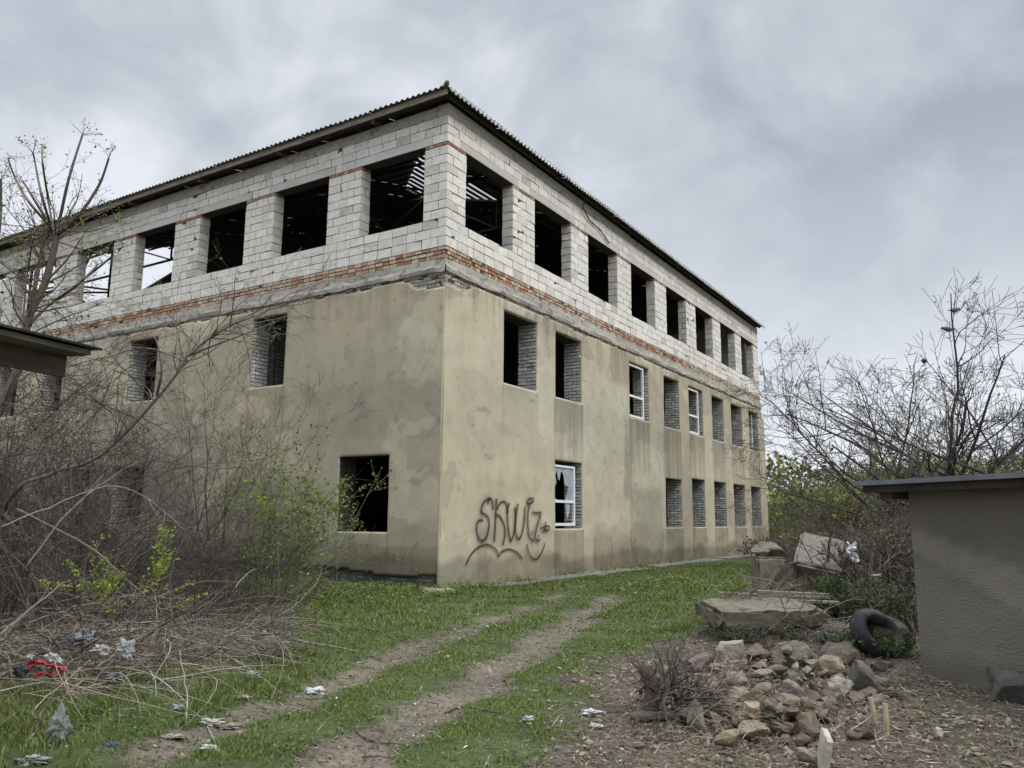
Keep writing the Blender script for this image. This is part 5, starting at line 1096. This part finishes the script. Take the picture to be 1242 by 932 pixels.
# ------------------------------------------------------------------ right background
rnd = random.Random(44)
def baretree(px, topy, dep, seed, label, bark, leafn=0, leafc=YG, spread=0.75, stems=1, lean=0, r=0.10, depth=5, h0=0.45, wide=1.0, kids=(3, 4), leafs=0.09):
    rnd = random.Random(seed); b = D(px, 640, dep); b = Vector((b.x, dep, ghs(b.x, dep)-0.1)); H_ = (D(px, topy, dep).z-b.z)*1.08; paths = []
    pts = [b]; d = Vector((lean, 0, 1)).normalized(); n = 7
    for k in range(n): d = (d+Vector((rnd.gauss(0, 0.09), rnd.gauss(0, 0.07), 0.12))).normalized(); pts.append(pts[-1]+d*H_*h0/n)
    rads = [r*(1-0.45*k/n) for k in range(n+1)]; paths.append((pts, rads, 9))
    for k in range(stems*5+4):
        i = rnd.randint(2, n-1); a = rnd.uniform(0, 6.28); grow(paths, pts[i], Vector((math.cos(a)*wide, math.sin(a)*0.8*wide, rnd.uniform(0.5, 1.2))), H_*rnd.uniform(0.42, 0.72), rads[i]*0.5, depth-2, rnd, kids=kids, spread=spread, nseg=8, kink=0.09, minr=max(0.003, dep*0.00026), upb=0.05, gravity=0.10, ratio=0.62)
    return plant('bare_tree', label, 'tree', b, paths, bark, leafn, leafs, leafc, seed=seed, maxdep=2, off=0.08), paths
t1, pA = baretree(1150, 385, 21, 51, 'large spreading bare tree with birds in it, behind the shed roof', (0.075, 0.068, 0.065), 350, spread=0.7, stems=3, r=0.16, depth=5, h0=0.42, wide=1.5, kids=(4, 5))
t2, pB = baretree(1225, 400, 19, 52, 'bare tree behind the right end of the shed roof, cut by the frame', (0.07, 0.064, 0.06), 300, stems=2, r=0.14, depth=5, h0=0.4, wide=1.3, kids=(4, 5))
t3, pC = baretree(1088, 440, 24, 53, 'bare tree left of the large one, its boughs reaching towards the building', (0.078, 0.07, 0.066), 300, stems=2, lean=-0.05, r=0.12, depth=5, h0=0.4, wide=1.15, kids=(3, 4))
t4, pD = baretree(1030, 560, 17, 54, 'dark multi-branched small tree in front of the green hedge', (0.075, 0.06, 0.052), 120, stems=1, r=0.05, depth=5, h0=0.45, kids=(4, 5))
t5, pE = baretree(985, 575, 40, 55, 'small distant bare tree above the green bushes, nearest the building end', (0.11, 0.10, 0.095), 200, stems=1, r=0.08, depth=4, h0=0.4, kids=(4, 5))
t6, pF = baretree(1108, 560, 26, 56, 'low leafing tree right behind the left corner of the shed roof', (0.08, 0.07, 0.06), 700, YG, stems=2, r=0.08, depth=5, h0=0.4, wide=1.2)
t7, pG = baretree(945, 590, 46, 57, 'thin distant tree just beside the end of the building', (0.12, 0.11, 0.10), 120, stems=1, r=0.06, depth=4, h0=0.5)
t8, pH = baretree(1190, 440, 30, 58, 'bare tree seen through the crown of the large one', (0.10, 0.095, 0.09), 260, stems=3, r=0.13, depth=5, h0=0.4, wide=1.4, kids=(3, 4))
# the long bough that drops from the crown towards the building corner
dpB = 22.0; P_, R_ = chain([D(1085, 612, dpB), D(1030, 585, dpB), D(990, 545, dpB), D(958, 510, dpB), D(926, 480, dpB)], 0.045, 0.008, 5, 0.02, rnd); pp = [(P_, R_, 9)]; sprout(pp, P_, R_, 26, 1.5, 0.015, 2, rnd, kids=(3, 4), minr=0.006)
plant('bare_sapling', 'thin bare sapling whose one long bough rises leftwards to the end of the building', 'sapling', Vector((P_[0].x, dpB, P_[0].z)), [([Vector((P_[0].x+0.4, dpB, -0.1)), Vector((P_[0].x+0.2, dpB, P_[0].z*0.6)), P_[0]], [0.07, 0.06, 0.045], 9)]+pp, (0.085, 0.075, 0.07), 60, 0.08, YG)
# birds
def bird(pos, rz, label):
    mb = MB(); prof = [(-0.13, 0.012, -0.03), (-0.06, 0.02, -0.012), (-0.03, 0.045, 0.0), (0.02, 0.055, 0.012), (0.06, 0.045, 0.03), (0.085, 0.032, 0.055), (0.105, 0.030, 0.068), (0.122, 0.018, 0.068), (0.132, 0.007, 0.064), (0.155, 0.002, 0.060)]
    V = []; F = []; n = 10
    for x, r, z in prof:
        for k in range(n): a = 2*math.pi*k/n; V.append((x, math.cos(a)*r*(1.6 if x < -0.1 else 1), z+math.sin(a)*r*(0.35 if x < -0.1 else 1)))
    for i in range(len(prof)-1):
        for k in range(n): F.append((i*n+k, (i+1)*n+k, (i+1)*n+(k+1) % n, i*n+(k+1) % n))
    F += [tuple(range(n)), tuple(range((len(prof)-1)*n, len(prof)*n))]; mb.add(V, F, (0.10, 0.10, 0.12))
    for s_ in (-1, 1): mb.tube([Vector((0.01, 0.02*s_, -0.03)), Vector((0.015, 0.02*s_, -0.085)), Vector((0.03, 0.02*s_, -0.09))], [0.004]*3, 4, (0.3, 0.3, 0.3))
    o = mb.build('bird', M['bark'], smooth=True); o.location = pos; o.rotation_euler = (0, 0.25, rz); o.scale = (1.35,)*3; return tag(o, label, 'bird')
BP = [(1157, 377, 'black bird perched highest in the bare tree crown', 0.2), (1151, 400, 'black bird perched just below the highest one', 2.8), (1121, 438, 'black bird perched lowest and leftmost in the crown', 1.2)]
allp = pA+pH
for px, py, lab, rz in BP:
    tgt = D(px, py, 21); q = min((p for pts, _, dd in pA for p in pts), key=lambda p: (p-tgt).length)
    twg = MB(); bpos = tgt
    # its perch: a shoot grown from the nearest twig
    P_, R_ = chain([q, q.lerp(tgt, 0.5)+Vector((0.05, 0, -0.05)), tgt+Vector((0, 0, -0.10)), tgt+Vector((0.05, 0, 0.25))], 0.014, 0.006, 4); twg.tube([p-t1.location for p in P_], R_, 4, (0.075, 0.068, 0.065)); twg.build('branch', M['bark'], t1)
    bird(tgt, rz, lab)
# green bushes and hedge mass
def bush(px, topy, dep, wid, seed, label, cols, n=5200, ls=0.16, name='green_bush'):
    rnd = random.Random(seed); nr = np.random.default_rng(seed); b = D(px, 640, dep); b = Vector((b.x, dep, ghs(b.x, dep))); H_ = D(px, topy, dep).z-b.z
    e_ = empty(name, b); tag(e_, label, 'bush'); paths = []
    for k in range(16): grow(paths, Vector((rnd.gauss(0, wid*0.2), rnd.gauss(0, wid*0.15), 0)), Vector((rnd.gauss(0, 0.5), rnd.gauss(0, 0.4), 1)), H_*rnd.uniform(0.6, 0.95), 0.03, 2, rnd, kids=(3, 4), minr=0.008)
    paths_mb(paths, (0.09, 0.08, 0.065)).build('stem', M['bark'], e_)
    cl = []
    while len(cl) < 42:
        c = np.array([nr.normal(0, wid*0.30), nr.normal(0, wid*0.2), H_*(0.12+0.8*nr.random()**0.8)])
        if (c[0]/wid*1.8)**2+((c[2]-H_*0.4)/(H_*0.62))**2 < 1: cl.append(c)
    cl = np.array(cl); ci = nr.integers(0, len(cl), n); P0 = cl[ci]+nr.normal(0, 1, (n, 3))*np.array([wid*0.085, wid*0.085, H_*0.085]); P0[:, 2] = np.abs(P0[:, 2])
    a = nr.normal(0, 1, (n, 3)); a /= np.linalg.norm(a, axis=1)[:, None]; b_ = np.cross(a, nr.normal(0, 1, (n, 3))); b_ /= np.linalg.norm(b_, axis=1)[:, None]; s_ = (ls*nr.uniform(0.5, 1.2, n))[:, None]
    V = np.stack([P0, P0+a*s_*0.5+b_*s_*0.35, P0+a*s_, P0+a*s_*0.5-b_*s_*0.35], 1).reshape(-1, 3); Fq = np.arange(4*n).reshape(-1, 4)
    tone = 0.65+0.7*nr.random(len(cl)); cc = np.array(cols)[nr.integers(0, len(cols), n)]*(tone[ci]*nr.uniform(0.8, 1.2, n))[:, None]
    npmesh('foliage', V, Fq, M['leaf'], np.repeat(cc, 4, 0), e_); return e_
YB = ((0.23, 0.25, 0.06), (0.17, 0.19, 0.05), (0.27, 0.27, 0.08)); BB = ((0.075, 0.065, 0.045), (0.06, 0.06, 0.035), (0.10, 0.085, 0.06)); DG = ((0.045, 0.065, 0.022), (0.06, 0.085, 0.028))
bush(950, 598, 50, 7.0, 61, 'yellow-green thicket far off, touching the end of the building', YB, 6000, 0.24)
bush(985, 592, 46, 7.0, 62, 'yellow-green thicket right of the far one', YB, 6000, 0.22)
bush(1030, 588, 38, 6.5, 63, 'olive thicket behind the small dark tree', ((0.12, 0.13, 0.045), (0.09, 0.10, 0.04)), 6000, 0.19)
bush(1075, 592, 33, 6.5, 64, 'olive-brown thicket just left of the shed roof corner', ((0.10, 0.105, 0.045), (0.08, 0.08, 0.04)), 6000, 0.16)
bush(1130, 560, 30, 6.5, 65, 'green thicket hidden by the shed roof, left one', YB, 6000, 0.15)
bush(1210, 555, 28, 6.5, 66, 'green thicket hidden by the shed roof, right one', YB, 6000, 0.15)
bush(960, 655, 30, 3.4, 67, 'dark low bush at the far foot of the building end', BB, 3500, 0.10)
bush(1045, 640, 13.0, 1.9, 68, 'brown scrubby bush left of the shed with white plastic on it', BB, 5200, 0.045)
bush(1085, 625, 12.0, 1.7, 69, 'brown scrub close behind the shed corner', BB, 5200, 0.045)
bush(1030, 648, 18.0, 2.4, 70, 'brown scrub behind the tilted concrete block', BB, 5200, 0.06)
bush(1035, 700, 10.6, 1.1, 71, 'dark green weed clump behind the tyre', DG, 4200, 0.040)
bush(1072, 712, 9.9, 0.9, 72, 'dark green weed clump between the beam and the tyre', DG, 3600, 0.036)
bush(1005, 720, 10.4, 0.8, 73, 'dark green weed clump at the right end of the boards', DG, 2600, 0.036)
bush(915, 758, 8.85, 1.1, 84, 'low weeds growing in front of the dark gap under the rough slab', ((0.05, 0.075, 0.025), (0.085, 0.07, 0.05)), 2200, 0.026, 'weed_clump')
bush(1048, 768, 8.0, 0.75, 74, 'low green weeds at the foot of the tyre', ((0.06, 0.09, 0.025), (0.08, 0.12, 0.03)), 2600, 0.032)
bush(1000, 665, 24.0, 3.5, 75, 'grey-brown thicket under the distant hedge', BB, 5200, 0.08)
# twig haze over the scrub
paths = []
for _ in range(300):
    px = rnd.uniform(940, 1110); dep = rnd.uniform(11.0, 24); b = D(px, 690, dep); b = Vector((b.x, dep, ghs(b.x, dep)-0.02))
    if b.x < 2.9 or (px < 1015 and dep < 18.5): continue
    if (b-A.xy.to_3d()).dot(nW) < 0.05 and b.y < 7.5: continue
    q = BMi @ b
    if -0.6 < q.y and q.x < LR: continue
    grow(paths, b, Vector((rnd.gauss(0, 0.55), rnd.gauss(0, 0.5), 1)), rnd.uniform(0.5, 1.0)*(0.45+dep/17), rnd.uniform(0.004, 0.010), 2, rnd, kids=(3, 4), spread=0.8, nseg=5, kink=0.16, minr=0.003)
tag(paths_mb(paths, (0.13, 0.11, 0.095), jitter=0.4).build('scrub', M['bark']), 'bare twiggy scrub between the building end and the shed', 'scrub', kind='stuff')
# twigs heaped round the tilted block and under the planks
paths = []
for _ in range(330):
    c = rnd.choice(((q.x if False else D(985, 690, 12.5).x, 12.3, 0.35, 0.8, 0.5), (2.9, 9.9, 0.32, 0.8, 0.5), (D(960, 700, 12).x, 12.0, 0.3, 0.5, 0.4), (3.25, 8.9, 0.12, 0.6, 0.6)))
    st = Vector((c[0]+rnd.gauss(0, c[3]*0.55), c[1]+rnd.gauss(0, c[4]*0.5), 0)); st.z = ghs(st.x, st.y)+rnd.uniform(0.0, c[2]+0.15); d = Vector((rnd.gauss(0, 1), rnd.gauss(0, 1), rnd.gauss(0, 0.4))).normalized(); pts = [st]
    for k in range(4): d = (d+Vector((rnd.gauss(0, 0.2), rnd.gauss(0, 0.2), rnd.gauss(-0.03, 0.2)))).normalized(); w_ = pts[-1]+d*rnd.uniform(0.05, 0.14); w_.z = max(w_.z, ghs(w_.x, w_.y)); pts.append(w_)
    paths.append((pts, [rnd.choice((0.003, 0.004, 0.006))]*5, 0))
tag(paths_mb(paths, (0.14, 0.115, 0.095), jitter=0.45).build('twig_litter', M['bark']), 'dry twigs strewn round the slab and the tilted block', 'twigs', kind='stuff')
# distant low concrete wall and wooded horizon
mb = MB(); a = D(925, 640, 62); b = D(1125, 640, 62); mb.box((0, -0.15, -0.2), (b.x-a.x, 0.15, D(1000, 640, 62).z-0.2)); o = mb.build('low_wall', M['conc']); o.location = (a.x, 62, 0); tag(o, 'low grey wall far behind the bushes beside the building end', 'wall')
def woodline(name, label, x0, x1, dep, h, n, seed, cols):
    nr = np.random.default_rng(seed); X0 = nr.uniform(x0, x1, n); Hm = h*(0.45+0.9*fbm(X0*0.05, X0*0, seed)); P0 = np.stack([X0, dep+nr.normal(0, 4, n), Hm*nr.random(n)**0.7], 1)
    a = nr.normal(0, 1, (n, 3)); a /= np.linalg.norm(a, axis=1)[:, None]; b_ = np.cross(a, nr.normal(0, 1, (n, 3))); b_ /= np.linalg.norm(b_, axis=1)[:, None]; s_ = (0.5*nr.uniform(0.5, 1.3, n))[:, None]
    V = np.stack([P0, P0+a*s_*0.5+b_*s_*0.3, P0+a*s_, P0+a*s_*0.5-b_*s_*0.3], 1).reshape(-1, 3); cc = np.array(cols)[nr.integers(0, len(cols), n)]*nr.uniform(0.7, 1.3, n)[:, None]
    tag(npmesh(name, V, np.arange(4*n).reshape(-1, 4), M['leaf'], np.repeat(cc, 4, 0)), label, 'woodland', kind='stuff')
woodline('far_wood', 'far belt of trees closing the view to the right of the building', 22, 110, 78, 7.5, 26000, 3, YB+BB)
# fallen leaves + dead stalks on bare ground; grass; weeds
def scatter(n, seed, x0, x1, y0, y1, maskf, power=1.0):
    nr = np.random.default_rng(seed); y = y0+(y1-y0)*nr.random(n)**power; hw = 0.72*y+0.6; x = nr.uniform(-1, 1, n)*hw
    ok = (x > x0) & (x < x1) & (nr.random(n) < maskf(x, y)); x, y = x[ok], y[ok]
    ins = []
    c, s_ = math.cos(TH), math.sin(TH); lx = (x-CO.x)*c+(y-CO.y)*s_; ly = -(x-CO.x)*s_+(y-CO.y)*c
    ok = ~((lx > -0.03) & (ly > -0.03)); dx = (x-A.x)*dW.x+(y-A.y)*dW.y; dn = (x-A.x)*nW.x+(y-A.y)*nW.y; ok &= ~((dx > -0.02) & (dn < 0.03))
    return x[ok], y[ok], nr
def flakes(name, label, n, seed, maskf, size, cols, elong, y0=2.6, y1=15, up=0.02, power=1.6):
    x, y, nr = scatter(n, seed, -9, 9, y0, y1, maskf, power); m = len(x); z = gh(x, y)+0.004+up*nr.random(m)
    a = nr.uniform(0, 6.28, m); L = size*nr.uniform(0.4, 1.6, m)*(0.7+y*0.05); w = L*elong*nr.uniform(0.5, 1.2, m); ti = nr.normal(0, 0.25, m)
    dx, dy = np.cos(a), np.sin(a); P0 = np.stack([x, y, z], 1); A_ = np.stack([dx, dy, ti], 1)*L[:, None]; B_ = np.stack([-dy, dx, nr.normal(0, 0.35, m)], 1)*w[:, None]
    V = np.stack([P0-A_, P0-B_, P0+A_, P0+B_], 1).reshape(-1, 3); cc = np.array(cols)[nr.integers(0, len(cols), m)]*nr.uniform(0.6, 1.3, m)[:, None]
    tag(npmesh(name, V, np.arange(4*m).reshape(-1, 4), M['litter'], np.repeat(cc, 4, 0)), label, 'leaf litter', kind='stuff')
flakes('leaf_litter', 'brown dead leaves and chips covering the bare earth', 170000, 5, lambda x, y: np.clip(dirt_mask(x, y)*np.where(np.minimum(pdist(x, y, TL), pdist(x, y, TR)) < 0.3, 0.5, 1.0)*(0.25+1.1*fbm(x*1.5, y*1.5, 7)), 0, 1), 0.013, ((0.125, 0.105, 0.08), (0.085, 0.070, 0.052), (0.22, 0.19, 0.15), (0.065, 0.053, 0.042)), 0.5)
flakes('dead_stalks', 'short dry stalks and straw lying over the ground', 42000, 6, lambda x, y: np.clip(0.10+0.8*dirt_mask(x, y)*np.where(np.minimum(pdist(x, y, TL), pdist(x, y, TR)) < 0.3, 0.25, 1.0), 0, 1), 0.045, ((0.25, 0.205, 0.15), (0.16, 0.13, 0.10), (0.34, 0.29, 0.22), (0.10, 0.08, 0.065)), 0.045, up=0.035)
def grassmask(x, y):
    d = dirt_mask(x, y); clump = 0.10+0.95*sstep(0.36, 0.60, fbm(x*2.4, y*2.4, 91)); rut_ = np.minimum(pdist(x, y, TL), pdist(x, y, TR)); return np.clip((1-d)**1.5*clump+0.008, 0, 1)
def grass(name, label, n, seed, y0, y1, power, hmul, cols, maskf=grassmask, wmul=1.0):
    x, y, nr = scatter(n, seed, -12, 30, y0, y1, maskf, power); m = len(x); z = gh(x, y)-0.004
    left = sstep(-1.3, -2.2, x)*sstep(9.5, 8.3, y); tall = 0.6+0.9*fbm(x*1.3, y*1.3, 55)+1.6*left; trk = sstep(0.5, 0.9, np.abs(x+0.8-(y-4.6)*0.17)); 
    tall = tall*(0.55+0.45*np.clip(np.minimum(pdist(x, y, TL), pdist(x, y, TR))/0.8, 0, 1)); tall = tall+1.1*gau(x, y, 3.0, 15.6, 1.1, 1.0)
    lx = (x-CO.x)*math.cos(TH)+(y-CO.y)*math.sin(TH); ly = -(x-CO.x)*math.sin(TH)+(y-CO.y)*math.cos(TH); wallb = np.exp(-np.minimum(np.abs(ly), 9)/0.35)*(lx > 0)+np.exp(-np.abs(lx)/0.5)*(ly > 0); tall = tall+1.0*wallb
    h = hmul*tall*nr.uniform(0.45, 1.25, m); w = wmul*(0.0026+0.00035*y)*nr.uniform(0.6, 1.3, m); a = nr.uniform(0, 6.28, m); lean = h*nr.uniform(0.15, 0.85, m)
    dx, dy = np.cos(a), np.sin(a); b = nr.uniform(0, 6.28, m); ex, ey = np.cos(b), np.sin(b)
    P0 = np.stack([x, y, z], 1); S_ = np.stack([ex*w, ey*w, 0*w], 1); M1 = P0+np.stack([dx*lean*0.35, dy*lean*0.35, h*0.6], 1); T1 = P0+np.stack([dx*lean, dy*lean, h*0.95], 1)
    V = np.stack([P0-S_, P0+S_, M1+S_*0.8, M1-S_*0.8, T1], 1).reshape(-1, 3); o = np.arange(m)*5
    Ft = np.concatenate([np.stack([o, o+1, o+2], 1), np.stack([o, o+2, o+3], 1), np.stack([o+3, o+2, o+4], 1)])
    patch = fbm(x*0.8, y*0.8, 71); cc = np.array(cols)[nr.integers(0, len(cols), m)]*nr.uniform(0.7, 1.25, m)[:, None]*(0.75+0.5*patch)[:, None]
    dry = (nr.random(m) < 0.05+0.16*sstep(0.5, 0.65, fbm(x*1.7, y*1.7, 66)))[:, None]; cc = np.where(dry, np.array([0.26, 0.225, 0.14]), cc)
    tag(npmesh(name, V, Ft, M['grass'], np.repeat(cc, 5, 0)), label, 'grass', kind='stuff')
GC_ = ((0.125, 0.175, 0.040), (0.16, 0.215, 0.055), (0.092, 0.135, 0.032), (0.20, 0.225, 0.075))
grass('grass', 'green grass between and beside the wheel ruts', 380000, 1, 2.6, 10.5, 1.25, 0.031, GC_)
grass('far_grass', 'green grass in front of the building', 260000, 2, 10.0, 26, 1.15, 0.050, GC_, wmul=1.5)
def weedf(n, seed, label, name, maskf, size, cols, y0, y1, hgt):
    x, y, nr = scatter(n, seed, -9, 20, y0, y1, maskf, 1.2); m = len(x); k = 5; x = np.repeat(x, k)+nr.normal(0, 0.03, m*k); y = np.repeat(y, k)+nr.normal(0, 0.03, m*k); m = m*k; z = gh(x, y)+hgt*nr.random(m)
    a = nr.normal(0, 1, (m, 3)); a[:, 2] = np.abs(a[:, 2])*0.4; a /= np.linalg.norm(a, axis=1)[:, None]; b_ = np.cross(a, np.array([0, 0, 1.0])+nr.normal(0, 0.3, (m, 3))); b_ /= np.linalg.norm(b_, axis=1)[:, None]; s_ = (size*nr.uniform(0.5, 1.3, m))[:, None]; P0 = np.stack([x, y, z], 1)
    V = np.stack([P0, P0+a*s_*0.5+b_*s_*0.4, P0+a*s_, P0+a*s_*0.5-b_*s_*0.4], 1).reshape(-1, 3); cc = np.array(cols)[nr.integers(0, len(cols), m)]*nr.uniform(0.7, 1.3, m)[:, None]
    tag(npmesh(name, V, np.arange(4*m).reshape(-1, 4), M['leaf'], np.repeat(cc, 4, 0)), label, 'weeds', kind='stuff')
def wallmask(x, y):
    lx = (x-CO.x)*math.cos(TH)+(y-CO.y)*math.sin(TH); ly = -(x-CO.x)*math.sin(TH)+(y-CO.y)*math.cos(TH)
    return np.clip(np.exp(-(np.abs(lx+0.9)/0.6)**2)*(ly > -1)*(ly < 6)*1.0+0.8*np.exp(-(np.abs(ly+0.1)/0.25)**2)*(lx > -0.5)*sstep(0.35, 0.6, fbm(x*2, y*2, 3))+0.9*gau(x, y, 3.0, 15.8, 1.2, 0.8)+0.7*gau(x, y, -3.6, 14.2, 1.5, 1.0), 0, 1)
weedf(60000, 31, 'low broad-leaved weeds along the foot of the walls', 'wall_weeds', wallmask, 0.045, GC_, 11, 30, 0.14)
weedf(30000, 33, 'darker clover-like clumps among the grass', 'clover_patches', lambda x, y: (1-dirt_mask(x, y))*sstep(0.54, 0.64, fbm(x*1.1, y*1.1, 29)), 0.026, ((0.07, 0.12, 0.03), (0.10, 0.15, 0.035)), 4.5, 20, 0.045)
weedf(26000, 32, 'sprinkling of small weeds on the earth and in the turf', 'low_weeds', lambda x, y: 0.15*sstep(0.5, 0.62, fbm(x*1.8, y*1.8, 19)), 0.022, GC_, 3.5, 12, 0.03)
